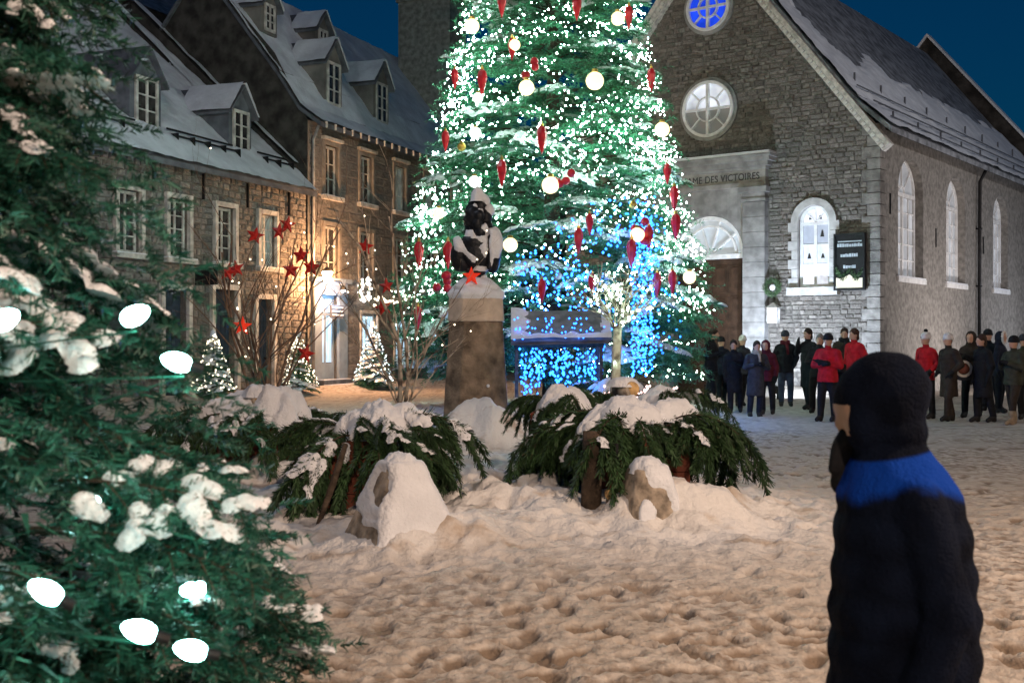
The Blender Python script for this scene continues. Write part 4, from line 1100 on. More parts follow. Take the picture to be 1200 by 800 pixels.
# ------------------------------------------------------------------ the big lit tree
TX, TY = .88, 26.5
def tree_R(z): return max(.15, (3.44-.245*(z-2.9)) if z > 2.9 else 3.50-.08*(2.9-z))
def on_tree(px, py, out=1.0):
    Y = TY-2.5
    for _ in range(12):
        p = P(px, py, Y); R = tree_R(p.z)*out; dx = p.x-TX
        Y = TY-math.sqrt(max(.02, R*R-dx*dx))
    return P(px, py, Y)
def big_tree():
    rng = random.Random(42)
    t = thing('christmas_tree', 'towering christmas tree wrapped in white lights behind the bust', 'christmas tree', (TX, TY, 0))
    MB().tube([(0, 0, -.2), (0, 0, 4), (.05, 0, 10), (0, 0, 16)], [.22, .18, .10, .02], 10).build('trunk', M_BARK, t, True)
    var = []
    for i in range(6):
        mb, segs = bough(rng, 2.0, 17, .085, .014, 95, .45, .2, (.7, 1.05), .5, True, .35, .35, .022)
        sn = snow_mesh(segs, rng, .075, .028, .55, .7, .015)
        var.append((mb.mesh('branch', [M_NEED3, M_BARK]), sn.mesh('snow', M_SNOWT, True)))
    n = 290; z = .75; k = 0; spots = []
    zs = [lerp(.9, 15.4, (i/n)**1.35) for i in range(n)]
    for i, z in enumerate(zs):
        az = i*2.39996+rng.uniform(-.25, .25); R = tree_R(z)*rng.uniform(.86, 1.06)
        spots.append((z, az, R))
    for z, az, R in spots:
        v = rng.choice(var); s = rng.uniform(.85, 1.15)*min(1, R/1.3+.15); L = 2.0*s
        r0 = max(.05, R-L*.93)
        o = place(v[0], 'branch', t, (r0*math.cos(az), r0*math.sin(az), z+.25*s), az, rng.uniform(-.22, .10), rng.uniform(-.35, .35), s)
        if rng.random() < .55: 
            sn = tag(link(bpy.data.objects.new('snow', v[1]), o), None, None, None, 'stuff')
    # small outer sprigs between the boughs
    mb = MB()
    for i in range(2600):
        z = .8+14.2*rng.random()**1.35; a = rng.uniform(0, 6.283); R = tree_R(z)*rng.uniform(.80, 1.03)
        p = Vector((R*math.cos(a), R*math.sin(a), z)); d = Vector((math.cos(a+rng.gauss(0, .7)), math.sin(a+rng.gauss(0, .7)), rng.uniform(-.6, .5)))
        needles(mb, curve_pts(p, d, rng.uniform(.18, .36), 2, .3), .085, .013, 75, rng, .2)
    tag(mb.build('outer_sprigs', M_NEED3, t), None, None, None, 'stuff')
    # inner foliage that closes the heart of the crown
    mb = MB()
    for i in range(9000):
        z = .9+14.5*rng.random()**1.4; a = rng.uniform(0, 6.283); R = tree_R(z)*rng.uniform(.30, .72)
        p = Vector((R*math.cos(a), R*math.sin(a), z)); d = Vector((math.cos(a+rng.gauss(0, .7)), math.sin(a+rng.gauss(0, .7)), rng.uniform(-.5, .3)))*rng.uniform(.15, .32)
        w = Vector((-d.y, d.x, rng.uniform(-.2, .2))).normalized()*.035
        mb.add([p-w*.4, p+w, p+d, p+d*.5-w], [(0, 1, 2, 3)])
    tag(mb.build('inner_foliage', M_NEED3, t), None, None, None, 'stuff')
    return t
M_SNOWT = mat('tree_snow', (.70, .74, .74), .7, .1, 8)
BIGTREE = big_tree()

def octa(mb, p, r):
    x, y, z = p
    mb.add([(x+r, y, z), (x-r, y, z), (x, y+r, z), (x, y-r, z), (x, y, z+r*1.1), (x, y, z-r*1.1)], [(0, 2, 4), (2, 1, 4), (1, 3, 4), (3, 0, 4), (2, 0, 5), (1, 2, 5), (3, 1, 5), (0, 3, 5)])
def tree_lights():
    rng = random.Random(9)
    mb = MB(); n = 0
    # strings zig-zag round the crown: bulbs follow drifting paths with jitter, unlit gaps between
    for s in range(92):
        z = rng.uniform(.9, 14.5) if s > 50 else rng.uniform(.9, 10.2); a = rng.uniform(0, 6.283); da = rng.choice((-1, 1))*rng.uniform(.025, .05); dz = rng.uniform(-.05, .05)
        for k in range(rng.randint(34, 62)):
            a += da*rng.uniform(.4, 1.6); z += dz+rng.gauss(0, .10)
            if rng.random() < .06: dz = rng.uniform(-.07, .07)
            if z < .75 or z > 15: continue
            R = tree_R(z)*rng.choice((1.0, .98, .94, .9, .82))*rng.uniform(.95, 1.04)
            octa(mb, (TX+R*math.cos(a), TY+R*math.sin(a), z), rng.choice((.009, .011, .013, .015, .019, .024))); n += 1
    o = mb.build('string_lights', M_BULB)
    tag(o, 'hundreds of tiny white bulbs strung over the towering christmas tree', 'string lights', None, 'stuff')
    mb = MB()
    for x0, x1, y0, y1, cnt in ((612, 708, 318, 445, 260), (738, 772, 250, 440, 210), (690, 780, 230, 300, 110), (600, 650, 290, 345, 50), (700, 800, 330, 420, 70), (650, 690, 255, 330, 60)):
        for i in range(cnt):
            px = rng.uniform(x0, x1); py = rng.uniform(y0, y1)
            octa(mb, on_tree(px, py, rng.uniform(.95, 1.04)), rng.uniform(.018, .032))
    # vertical strands
    for px in (742, 748, 753, 757, 763):
        for i in range(46):
            octa(mb, on_tree(px+rng.gauss(0, 1.2), 255+i*4.0+rng.uniform(-1, 1), 1.05), .026)
    tag(mb.build('blue_string_lights', M_BULBB), 'blue bulbs hanging in strands on the lower front of the christmas tree', 'string lights', None, 'stuff')
tree_lights()

def ornaments():
    rng = random.Random(3)
    # faceted drop finials
    def finial_parts(par, s, m):
        mb = MB(); mb.lathe([(.008, -.27), (.05, -.13), (.088, .02), (.095, .10), (.07, .19), (.03, .23)], 8); b = mb.build('drop', m, par)
        mb = MB(); mb.lathe([(.032, .23), (.032, .27), (.012, .275), (.012, .31)], 8); mb.build('cap', M_GOLD, par)
        MB().tube([(0, 0, .30), (0, .02, .48)], .004, 4).build('hook', M_IRON, par)
    reds = [(588, 6, 'left one at the top edge'), (676, 9, 'at the top edge near the tree middle'), (533, 92, 'at the outer left edge high up'), (565, 96, 'just right of the outer left one'), (600, 57, 'left of a warm globe near the top'), (763, 93, 'at the right edge against the church gable'), (737, 20, 'tucked behind the top right globe'),
            (522, 165, 'at the left edge above the house eave'), (635, 163, 'alone in the dark green centre'), (588, 202, 'above and right of the bust head'), (782, 203, 'at the right edge below the rose window'), (790, 232, 'directly below the right edge one'), (691, 262, 'above the blue strands'), (678, 281, 'left of the blue strands, lower'),
            (525, 298, 'just left of the bust shoulder'), (491, 298, 'low on the outer left edge'), (792, 265, 'right of the pinkish globe cluster'), (740, 296, 'small one under the pinkish cluster'), (694, 333, 'lowest one beside the bare light-wrapped tree'), (635, 340, 'low in the blue light, dim'), (770, 333, 'low right, dim, beside a golden globe'), (788, 330, 'touching the golden low right globe'), (490, 372, 'lowest on the left edge'), (760, 278, 'pinkish, over the blue strands')]
    first = None
    for px, py, w in reds:
        p = on_tree(px, py, 1.06)
        t = thing('red_finial', 'red drop ornament on the big tree, '+w, 'ornament', p, rng.uniform(0, 6), 'red drop ornaments on the big tree')
        s = rng.uniform(.85, 1.15); t.scale = (s, s, s)
        if first is None: finial_parts(t, 1, M_RED); first = list(t.children)
        else:
            for c in first:
                q = c.copy(); q.parent = t; COL.objects.link(q)
    # red ball clusters
    for px, py, w in ((628, 83, 'above the middle globe'), (657, 214, 'beside the globe right of the bust'), (525, 336, 'left of the pedestal top'), (752, 275, 'over the blue strands')):
        p = on_tree(px, py, 1.06); t = thing('red_bauble_cluster', 'cluster of red baubles on the big tree, '+w, 'ornament', p, 0, 'red bauble clusters on the big tree')
        for k in range(5): MB().ball((rng.gauss(0, .11), rng.gauss(0, .05), rng.gauss(0, .11)), .085, 10, 7).build('bauble', M_RED, t, True)
        MB().tube([(0, 0, .05), (0, .02, .3)], .004, 4).build('hook', M_IRON, t)
    globes = [(553, 31, 12, 1, 'top left at the sky edge'), (603, 53, 9, 1, 'beside a red drop near the top'), (617, 103, 12, 1, 'under the red cluster, upper middle'), (697, 95, 14, 1, 'largest, upper right of centre'), (724, 22, 11, 1, 'top right edge'), (776, 152, 12, 1, 'on the right tip left of the rose window'), (557, 156, 9, 0, 'white, left above the bust'), (645, 217, 13, 1, 'centre, beside red cluster'), (747, 275, 11, 1, 'over the blue strands'), (808, 325, 10, 1, 'lowest on the right tip before the church door'), (598, 287, 11, 1, 'right of the bust'), (514, 250, 9, 1, 'left edge level with the bust head'), (556, 213, 9, 0, 'white, just above the bust head'), (560, 115, 8, 0, 'white, upper left'), (541, 172, 7, 2, 'golden unlit, left above the house eave'), (742, 240, 6, 2, 'golden unlit, above the blue strands')]
    for px, py, r, kind, w in globes:
        p = on_tree(px, py, 1.07); t = thing('globe_light' if kind < 2 else 'gold_bauble', ('glowing globe on the big tree, ' if kind < 2 else 'round bauble on the big tree, ')+w, 'globe light' if kind < 2 else 'ornament', p, 0, 'globes on the big tree')
        R = r*.0158
        MB().ball((0, 0, 0), R*.82, 14, 10).build('globe', (M_GLOBEW, M_GLOBE, M_GOLD)[kind], t, True)
        MB().lathe([(R*.3, R*.78), (R*.3, R*1.05), (.01, R*1.1)], 8).build('cap', M_GOLD, t)
        MB().tube([(0, 0, R), (0, .02, R+.2)], .004, 4).build('hook', M_IRON, t)
ornaments()

# ------------------------------------------------------------------ little hut glowing blue at the foot of the tree
def hut():
    p = Vector((P(655, 400, 21.2).x, 21.2, 0)); h = thing('blue_lit_hut', 'small wooden hut glowing blue under the christmas tree, snow on its roof', 'hut', p)
    w = .80
    mb = MB(); [MB().box(sx*(w-.05)-.03, sx*(w-.05)+.03, y-.03, y+.03, -.1, 1.56).build('post', M_BARK, h) for sx in (-1, 1) for y in (.02, .95)]; mb.box(-w, w, .0, .06, 1.49, 1.57); mb.build('beam', M_BARK, h)
    mb = MB(); vs = [(-w-.05, -.25, 1.58), (w+.12, -.25, 1.62), (w-.05, .55, 2.16), (-w-.05, .55, 2.16)]; vs2 = [(-w-.05, 1.2, 1.6), (w+.12, 1.2, 1.6)]
    mb.add(vs+vs2, [(0, 1, 2, 3), (3, 2, 5, 4), (0, 3, 4), (1, 5, 2)]); mb.add([(q[0], q[1], q[2]-.05) for q in vs+vs2], [(3, 2, 1, 0), (4, 5, 2, 3)]); ro = mb.build('roof', M_HUTROOF, h)
    def mk(a, b):
        k = max(.16+.08*N3(b*7, 2)-a, .22+.12*N3(a*9, 4)-b, a-.93+.05*N3(b*9, 8))
        return min(1, max(0, k*9))
    roof_snow(ro, vs[0], Vector(vs[1])-Vector(vs[0]), Vector(vs[3])-Vector(vs[0]), 50, 30, .07, mk, M_SNOW)
    rng = random.Random(8); mb = MB(); wires = MB()
    for i in range(46):
        x = rng.uniform(-w+.1, w-.1); L = rng.uniform(.25, 1.2); y = rng.uniform(-.06, .9)
        wires.tube([(x, y, 1.5), (x, y, 1.5-L)], .004, 3)
        for k in range(int(L/.11)): octa(mb, (x+rng.gauss(0, .012), y, 1.47-L*rng.random()**.8), rng.uniform(.012, .030))
    for i in range(70): octa(mb, (rng.uniform(-w, w), -.1+rng.uniform(0, .6)*.2-.12, 1.62+rng.uniform(.0, .4)), .018)
    tag(mb.build('icicle_lights', M_BULBB, h), None, None, None, 'stuff'); wires.build('light_wires', M_IRON, h)
    light('hut_blue_glow', 'POINT', p+Vector((-.1, .35, 1.0)), 230, (.02, .20, 1.0), .2)
    light('hut_blue_glow', 'POINT', p+Vector((-.3, -.9, .95)), 75, (.02, .24, 1.0), .2)
    light('tree_blue_glow', 'POINT', on_tree(752, 350, 1.25), 120, (.02, .24, 1.0), .2)
M_HUTROOF = mat('hut_roof_boards', (.16, .17, .18), .7, .3, 6, .2, 20)
hut()
# ------------------------------------------------------------------ foreground fir
def fore_tree():
    rng = random.Random(77)
    cx, cyy = -1.84, 3.0; H = 4.66
    t = thing('fir_tree', 'snowy fir tree close to the camera, filling the left edge', 'fir tree', (cx, cyy, 0))
    MB().tube([(0, 0, -.1), (0, 0, 1.5), (0, 0, H)], [.09, .06, .01], 10).build('trunk', M_BARK, t, True)
    var = []
    for i in range(7):
        mb, segs = bough(rng, .74, 13, .031, .0056, 400, .55, .16, (.65, 1.0), .46, True, .55, .45, .006)
        s1 = snow_mesh(segs, rng, .020, .0045, .34, .8, -.002); s2 = snow_mesh(segs, rng, .034, .006, .38, .62, -.004)
        s3 = snow_mesh(segs, rng, .052, .007, .26, .46, .004)
        var.append((mb.mesh('branch', [M_NEED, M_BARK]), s1.mesh('snow', M_SNOW, True), s2.mesh('snow', M_SNOW, True), s3.mesh('snow', M_SNOW, True)))
    Rz = lambda z: 1.62*(1-z/H)+.02+.05*smooth(1.7, .8, z)
    n = 285
    for i in range(n):
        if i < 235: z = lerp(.45, 2.9, ((i*.618034) % 1))
        else: z = lerp(.35, 4.2, ((i*.618034) % 1))
        # most boughs on the sides that can be seen
        az = rng.uniform(-2.75, 1.15) if i < 250 else rng.uniform(0, 6.283)
        R = Rz(z)*rng.uniform(.80, 1.05) if i % 3 else Rz(z)*rng.uniform(.55, .8)
        v = rng.choice(var); s = rng.uniform(.75, 1.1)*min(1, .35+R); r0 = max(.03, R-.70*s)
        o = place(v[0], 'branch', t, (r0*math.cos(az), r0*math.sin(az), z+.10*s), az, rng.uniform(-.45, .22), rng.uniform(-.55, .55), s)
        q = rng.random()
        if q < .56: tag(link(bpy.data.objects.new('snow', v[1 if (q < .24 or z > 1.9) else 2 if q < .46 else 3]), o), None, None, None, 'stuff')
    # short twigs filling between the boughs
    mb = MB()
    for i in range(1500):
        z = rng.uniform(.35, 3.2); a = rng.uniform(-2.9, 1.3); R = Rz(z)*rng.uniform(.62, .98); p = Vector((R*math.cos(a), R*math.sin(a), z))
        d = Vector((math.cos(a+rng.gauss(0, .8)), math.sin(a+rng.gauss(0, .8)), rng.uniform(-.7, .4)))
        needles(mb, curve_pts(p, d, rng.uniform(.08, .17), 3, .4), .030, .0054, 330, rng, .55)
    tag(mb.build('short_twigs', M_NEED, t), None, None, None, 'stuff')
    # dense inner twigs
    mb = MB()
    for i in range(26000):
        z = rng.uniform(.3, 4.0); a = rng.uniform(0, 6.283); R = Rz(z)*rng.uniform(.15, .74); p = Vector((R*math.cos(a), R*math.sin(a), z))
        d = Vector((math.cos(a+rng.gauss(0, .6)), math.sin(a+rng.gauss(0, .6)), rng.uniform(-.5, .3)))*rng.uniform(.05, .11); w = Vector((-d.y, d.x, 0)).normalized()*.008
        mb.add([p-w, p+w, p+d], [(0, 1, 2)])
    tag(mb.build('inner_twigs', M_NEED, t), None, None, None, 'stuff')
    # its string of big white bulbs
    s = thing('bulb_string', 'string of large glowing white bulbs in the foreground fir', 'string lights', (cx, cyy, 0))
    spots = [(2, 376, 1.0), (155, 371, 1.0), (211, 425, 1.02), (58, 695, 1.02), (168, 740, .90), (228, 762, .90), (100, 590, .30), (230, 690, .32)]
    pts = []
    for px, py, out in spots:
        Y = 2.2
        for _ in range(14):
            p = P(px, py, Y); R = Rz(max(.2, min(4.2, p.z)))*out*.98; dx = p.x-cx; Y = cyy-math.sqrt(max(.004, R*R-dx*dx))
        p = P(px, py, Y)-Vector((cx, cyy, 0)); pts.append(p)
        d = Vector((rng.uniform(.4, 1)*rng.choice((1, 1, -1)), -.2, rng.uniform(-.1, .5))).normalized(); Q = d.to_track_quat('Z', 'Y').to_matrix().to_4x4()
        mb = MB(); mb.lathe([(.009, -.023), (.015, -.018), (.019, -.009), (.0205, .002), (.0195, .013), (.0165, .023), (.012, .032), (.007, .038), (.002, .041)], 16, M=Q); b = mb.build('bulb', M_C9, s, True); b.location = p
        mb = MB(); mb.lathe([(.011, -.05), (.012, -.022)], 8, M=Q); k = mb.build('socket', M_IRON, s); k.location = p
    order = sorted(pts, key=lambda q: -q.z); cable = []
    for a, b in zip(order, order[1:]):                             # the cable dives into the crown between bulbs
        a = a+Vector((0, .03, -.03)); b = b+Vector((0, .03, -.03))
        for k in range(8):
            f = k/8; q = a.lerp(b, f); dip = 1-.42*math.sin(math.pi*f); cable.append(Vector((q.x*dip, q.y*dip, q.z-.05*math.sin(math.pi*f))))
    MB().tube(cable, .0022, 5).build('cable', M_NEED, s)
fore_tree()

# ------------------------------------------------------------------ planters with drooping boughs
def spray(rng, L, fingers, nl=.075, nw=.011, dens=230, arch=1.5, lift=.62):
    """arching bough whose side shoots hang like thick fingers"""
    mb = MB(); segs = []
    main = curve_pts((0, 0, 0), (1, 0, lift), L, 12, arch, rng, .03); mb.tube(main, [lerp(.011, .004, i/12) for i in range(13)], 5, 1)
    needles(mb, main[2:], nl, nw, dens*.8, rng, .3); segs.append(main[1:9])
    for i in range(fingers):
        f = .16+.82*(i+rng.uniform(0, .7))/fingers; k = min(11, int(f*12)); p = main[k].lerp(main[k+1], f*12-k); t = (main[k+1]-main[k]).normalized(); sd = 1 if i % 2 else -1
        a = rng.uniform(.35, .9); d = t*math.cos(a)+Vector((0, sd*math.sin(a), -.15)); sl = rng.uniform(.42, .72)*(1.05-.25*f)
        pts = curve_pts(p, d, sl, 7, rng.uniform(1.3, 2.3), rng, .03)
        needles(mb, pts, nl, nw, dens*1.3, rng, 0, (.35, .75)); mb.tube(pts, .004, 4, 1, False); segs.append(pts[:4])
        for j in range(1):
            q = pts[rng.randint(1, 4)]; e = curve_pts(q, (t.x*.5+rng.uniform(-.3, .3), sd*rng.uniform(-.1, .6), -.5), sl*rng.uniform(.35, .6), 4, 1.2, rng, .03); needles(mb, e, nl, nw, dens, rng, 0, (.35, .75))
    return mb, segs
rs = random.Random(15)
SPR = []
for i in range(6):
    mb_, sg_ = spray(rs, rs.uniform(.8, 1.0), 12)
    SPR.append((mb_.mesh('branch', [M_NEED2, M_BARK]), snow_mesh(sg_, rs, .036, .010, .30, .7, .012).mesh('snow', M_SNOW, True), snow_mesh(sg_, rs, .048, .011, .42, .65, .012).mesh('snow', M_SNOW, True)))
def heap(name, parent, cx, cy, z, rx, ry, h, m=None, seed=0, lob=.45, n=46, sag=0.0):
    """soft irregular heap of snow"""
    vs = []; fs = []; m = m or M_SNOW
    for j in range(n+1):
        for i in range(n+1):
            u, v = 2*i/n-1, 2*j/n-1; a = math.atan2(v, u); q = math.hypot(u, v)
            k = min(1-q*q*1.3+lob*(.50*N3(u*1.9+seed, v*1.9, seed)+.30*N3(u*4.6+seed, v*4.6, 3)+.12*N3(u*11+seed, v*11, 5)), (1-q)*5)
            hh = min(1, max(0, k))**.55*h*(1+.22*N3(u*2.5+seed, v*2.5, 1)+.12*N3(u*8, v*8, seed)+.06*N3(u*19, v*19, seed)) if k > 0 else -.02
            vs.append((cx+u*rx, cy+v*ry, z+hh-sag*q*q)); 
    inside = [v[2]+sag*((v[0]-cx)**2/rx**2+(v[1]-cy)**2/ry**2) > z for v in vs]
    for j in range(n):
        for i in range(n):
            f = (j*(n+1)+i, j*(n+1)+i+1, (j+1)*(n+1)+i+1, (j+1)*(n+1)+i)
            if any(inside[k] for k in f): fs.append(f)
    return MB().add(vs, fs).build(name, m, parent, True)
def planter(X, Y, zt, r, label, alabel, nb, seed, snow_h, azr=(0, 6.283), box=True, heapr=(.62, .5)):
    rng = random.Random(seed); g = GH(X, Y, False)
    if box:
        p = thing('wooden_planter', label, 'planter', (X, Y, g-.05), rng.uniform(-.2, .2))
        w = r*.42; hz = zt-g-.15
        for k in range(4):                                         # boards of the four sides
            z0 = hz-.62+k*.15
            for sx, a, b, c, d in ((0, -w, w, -w-.03, -w), (0, -w, w, w, w+.03), (1, -w-.03, -w, -w, w), (1, w, w+.03, -w, w)):
                MB().box(a, b, c, d, z0, z0+.143).build('board', M_REDB, p)
        for sx in (-1, 1):
            for sy in (-1, 1): MB().box(sx*(w-.09)-.04, sx*(w-.09)+.04, sy*(w-.09)-.04, sy*(w-.09)+.04, 0, hz).build('leg', M_BARK, p)
        MB().box(-w, w, -w, w, hz-.12, hz-.05).build('soil', M_BARK, p)
    t = thing('evergreen_arrangement', alabel, 'evergreen arrangement', (X, Y, zt-.15))
    for i in range(nb):
        az = azr[0]+(azr[1]-azr[0])*(i+rng.uniform(0, .6))/nb; v = rng.choice(SPR); s = rng.uniform(.62, 1.2)*r
        r0 = rng.uniform(.05, .42)*r
        o = place(v[0], 'branch', t, (r0*math.cos(az), r0*math.sin(az), rng.uniform(-.10, .08)), az, rng.uniform(-.42, .30), rng.uniform(-.5, .5), s)
        q = rng.random()
        if q < .60: tag(link(bpy.data.objects.new('snow', v[1 if q < .40 else 2]), o), None, None, None, 'stuff')
    for k in range(5):
        a = rng.uniform(0, 6.283); q = rng.uniform(.0, .30)*r
        heap('snow_heap', t, q*math.cos(a)*1.2, q*math.sin(a), .07+rng.uniform(-.04, .05), heapr[0]*r*rng.uniform(.4, .75), heapr[1]*r*rng.uniform(.4, .75), snow_h*rng.uniform(.6, 1.1), seed=seed+k*7, lob=1.15, n=34, sag=.16)
    return t
planter(-1.22, 10.5, .98, .86, 'red-brown wooden planter under the left drooping boughs', 'drooping snowy fir boughs around the left planter', 24, 4, .17)
planter(1.12, 10.9, .98, .95, 'red-brown wooden planter under the right drooping boughs', 'drooping snowy fir boughs around the right planter, beside the pedestal', 24, 5, .18)
planter(-2.75, 12.8, .92, .95, 'red-brown wooden planter half hidden by the foreground fir', 'snow-heaped fir boughs in the planter under the left bare shrub', 18, 6, .24, heapr=(.8, .6))
planter(1.5, 13.2, 1.08, .78, 'red-brown wooden planter behind the right drooping boughs', 'dark fir boughs farther back, in front of the dark coated crowd', 17, 7, .10)
planter(.50, 12.0, 1.12, .62, 'red-brown wooden planter right of the pedestal foot', 'domed fir boughs right of the pedestal foot', 15, 8, .10)
planter(-1.7, 15.0, .55, .9, '', 'low snow-covered boughs at the foot of the right bare shrub', 10, 9, .22, box=False, heapr=(1.1, .7))

planter(1.75, 20.4, .95, .85, '', 'low dark fir boughs right of the blue lit hut', 12, 19, .12, box=False, heapr=(.7, .5))
planter(.45, 19.6, .62, .75, '', 'low snowy fir boughs in front of the blue lit hut', 11, 20, .16, box=False, heapr=(.9, .6))
def sticks():
    rng = random.Random(4)
    p = Vector((P(692, 400, 10.0).x, 10.0, 0)); t = tag(MB().tube([p+Vector((0, 0, .0)), p+Vector((.01, 0, .45)), p+Vector((.015, .02, .85))], [.095, .085, .08], 12).build('tree_stump', M_BARK, None, True), 'thick dark trunk standing under the right boughs', 'stump')
    p = Vector((P(714, 400, 9.9).x, 9.9, 0)); l = thing('birch_log', 'thin pale birch log standing beside the thick dark trunk', 'log', p)
    MB().tube([(0, 0, 0), (.0, 0, .2), (.01, 0, .38)], .032, 10).build('bark', M_BIRCH, l, True); MB().tube([(.005, -.08, .34), (.005, .03, .34)], .045, 12).build('cut_branch', M_CUT, l)
    p = Vector((P(722, 400, 9.95).x, 9.95, 0)); tag(MB().tube([p, p+Vector((.0, 0, .75))], .022, 8).build('black_post', M_IRON), 'thin black post between the birch log and the right stone bollard', 'post')
    # cut log lying in the snow on the right arrangement
    p = P(738, 458, 11.2); l = thing('cut_log', 'short cut log with pale end lying in snow atop the right boughs', 'log', p)
    MB().tube([(-.10, .12, .0), (.02, -.05, .02)], .075, 12).build('bark', M_BIRCH, l, True); MB().tube([(.02, -.052, .02), (.023, -.060, .02)], .068, 12).build('cut_face', M_CUT, l)
    heap('snow', l, -.06, .06, .06, .17, .15, .07, seed=2, n=18)
    p = P(305, 470, 12.6); l = thing('cut_log', 'snow-capped brown log under the left bare shrub', 'log', p)
    MB().tube([(-.12, .1, -.05), (.02, -.06, .0)], .085, 12).build('bark', M_BIRCH, l, True); MB().tube([(.02, -.062, .0), (.024, -.07, .0)], .078, 12).build('cut_face', M_CUT, l); heap('snow', l, -.04, .05, .06, .18, .16, .12, seed=7, n=18)
    # leaning stick below the left boughs
    a = P(372, 612, 9.6); b = P(405, 520, 9.9); a.z = GH(a.x, a.y)-.02
    tag(MB().tube([a, a.lerp(b, .5)+Vector((.01, 0, .01)), b], [.02, .03, .022], 8).build('leaning_branch', M_BARK, None, True), 'bare leaning branch under the left drooping boughs', 'branch')
sticks()

def snow_shell(o, name, parent, dirv, th, thick, nf=2.0, na=.5, m=None, seed=0):
    me = o.data; dirv = Vector(dirv).normalized(); w = []
    for v in me.vertices:
        k = v.normal.dot(dirv)+na*N3(v.co.x*nf+seed, v.co.y*nf, v.co.z*nf)
        w.append(smooth(th, th+.22, k))
    mp = {}; vs = []; fs = []
    for p in me.polygons:
        if max(w[i] for i in p.vertices) <= 0: continue
        f = []
        for i in p.vertices:
            if i not in mp:
                v = me.vertices[i]; mp[i] = len(vs); k = math.sqrt(w[i])
                vs.append(v.co+v.normal*(-.004+k*(thick*.7+.006))+Vector((0, 0, 1))*thick*.5*k*(1+.4*N3(v.co.x*7, v.co.y*7, v.co.z*7)))
            f.append(mp[i])
        fs.append(tuple(f))
    # every separate patch is a piece of its own; crumbs are dropped
    par = list(range(len(vs)))
    def find(i):
        while par[i] != i: par[i] = par[par[i]]; i = par[i]
        return i
    for f in fs:
        for i in f[1:]: par[find(i)] = find(f[0])
    isl = {}
    for f in fs: isl.setdefault(find(f[0]), []).append(f)
    for g in isl.values():
        if len(g) < 40: continue
        ids = sorted({i for f in g for i in f}); mp = {i: k for k, i in enumerate(ids)}
        MB().add([vs[i] for i in ids], [tuple(mp[i] for i in f) for f in g]).build(name, m or M_SNOW, parent, True)
def remesh(mb, name, mats, vox, parent=None, sm=3, classify=None):
    me = mb.mesh(name+'_tmp', mats[0] if isinstance(mats, list) else mats)
    o = bpy.data.objects.new(name+'_tmp', me); COL.objects.link(o)
    r = o.modifiers.new('r', 'REMESH'); r.mode = 'VOXEL'; r.voxel_size = vox
    s = o.modifiers.new('s', 'SMOOTH'); s.factor = .5; s.iterations = sm
    dg = bpy.context.evaluated_depsgraph_get(); nm = bpy.data.meshes.new_from_object(o.evaluated_get(dg)); bpy.data.objects.remove(o); bpy.data.meshes.remove(me)
    nm.name = name; nm.materials.clear()
    for q in (mats if isinstance(mats, list) else [mats]): nm.materials.append(q)
    nm.polygons.foreach_set('use_smooth', [True]*len(nm.polygons))
    if classify: nm.polygons.foreach_set('material_index', [classify(p.center, p.normal) for p in nm.polygons])
    nm.update(); return link(bpy.data.objects.new(name, nm), parent)

# ------------------------------------------------------------------ stone bollards
def frustum(mb, w0, w1, h, c=.04, z0=0, n=14, d0=None, d1=None):
    """chamfered square pillar with horizontal rings"""
    vs = []; fs = []
    for i in range(n+1):
        t = i/n; w = lerp(w0, w1, t)/2; d = lerp(d0 or w0, d1 or w1, t)/2; z = z0+h*t
        ring = [(w-c, -d), (w, -d+c), (w, d-c), (w-c, d), (-w+c, d), (-w, d-c), (-w, -d+c), (-w+c, -d)]
        vs += [(x, y, z) for x, y in ring]
    for i in range(n):
        for k in range(8): fs.append((i*8+k, i*8+(k+1) % 8, (i+1)*8+(k+1) % 8, (i+1)*8+k))
    fs.append(tuple(range(7, -1, -1))); fs.append(tuple(n*8+k for k in range(8)))
    mb.add(vs, fs); return mb
def bollard(X, Y, rz, h, w0, w1, lab, seed, sd, th=.34):
    g = -.05
    t = thing('stone_bollard', lab, 'bollard', (X, Y, g), rz, 'tapered stone bollards around the bust')
    mb = MB(); frustum(mb, w0, w1, h, .05, 0, 26)
    vs = []
    for x, y, z in mb.v:
        k = 1+.05*N3(x*6, y*6, z*6+seed)+.03*N3(x*15, y*15, z*15+seed); vs.append((x*k, y*k, z))
    mb.v = vs; b = remesh(mb, 'block', M_CONC, .016, t, 1)
    snow_shell(b, 'snow', t, sd, th, .03, 3.6, .8, seed=seed)
    heap('snow_cap', t, 0, 0, h-.02, w1*.62, w1*.62, .12, seed=seed, n=22)
    return t
bollard(-.84, 9.0, .55, .72, .82, .27, 'tapered stone bollard with snow cap under the left boughs', 2, (.30, -.45, .85), .12)
bollard(1.10, 9.75, .35, .62, .56, .27, 'tapered stone bollard half buried in snow under the right boughs', 7, (.75, -.35, .6), .42)

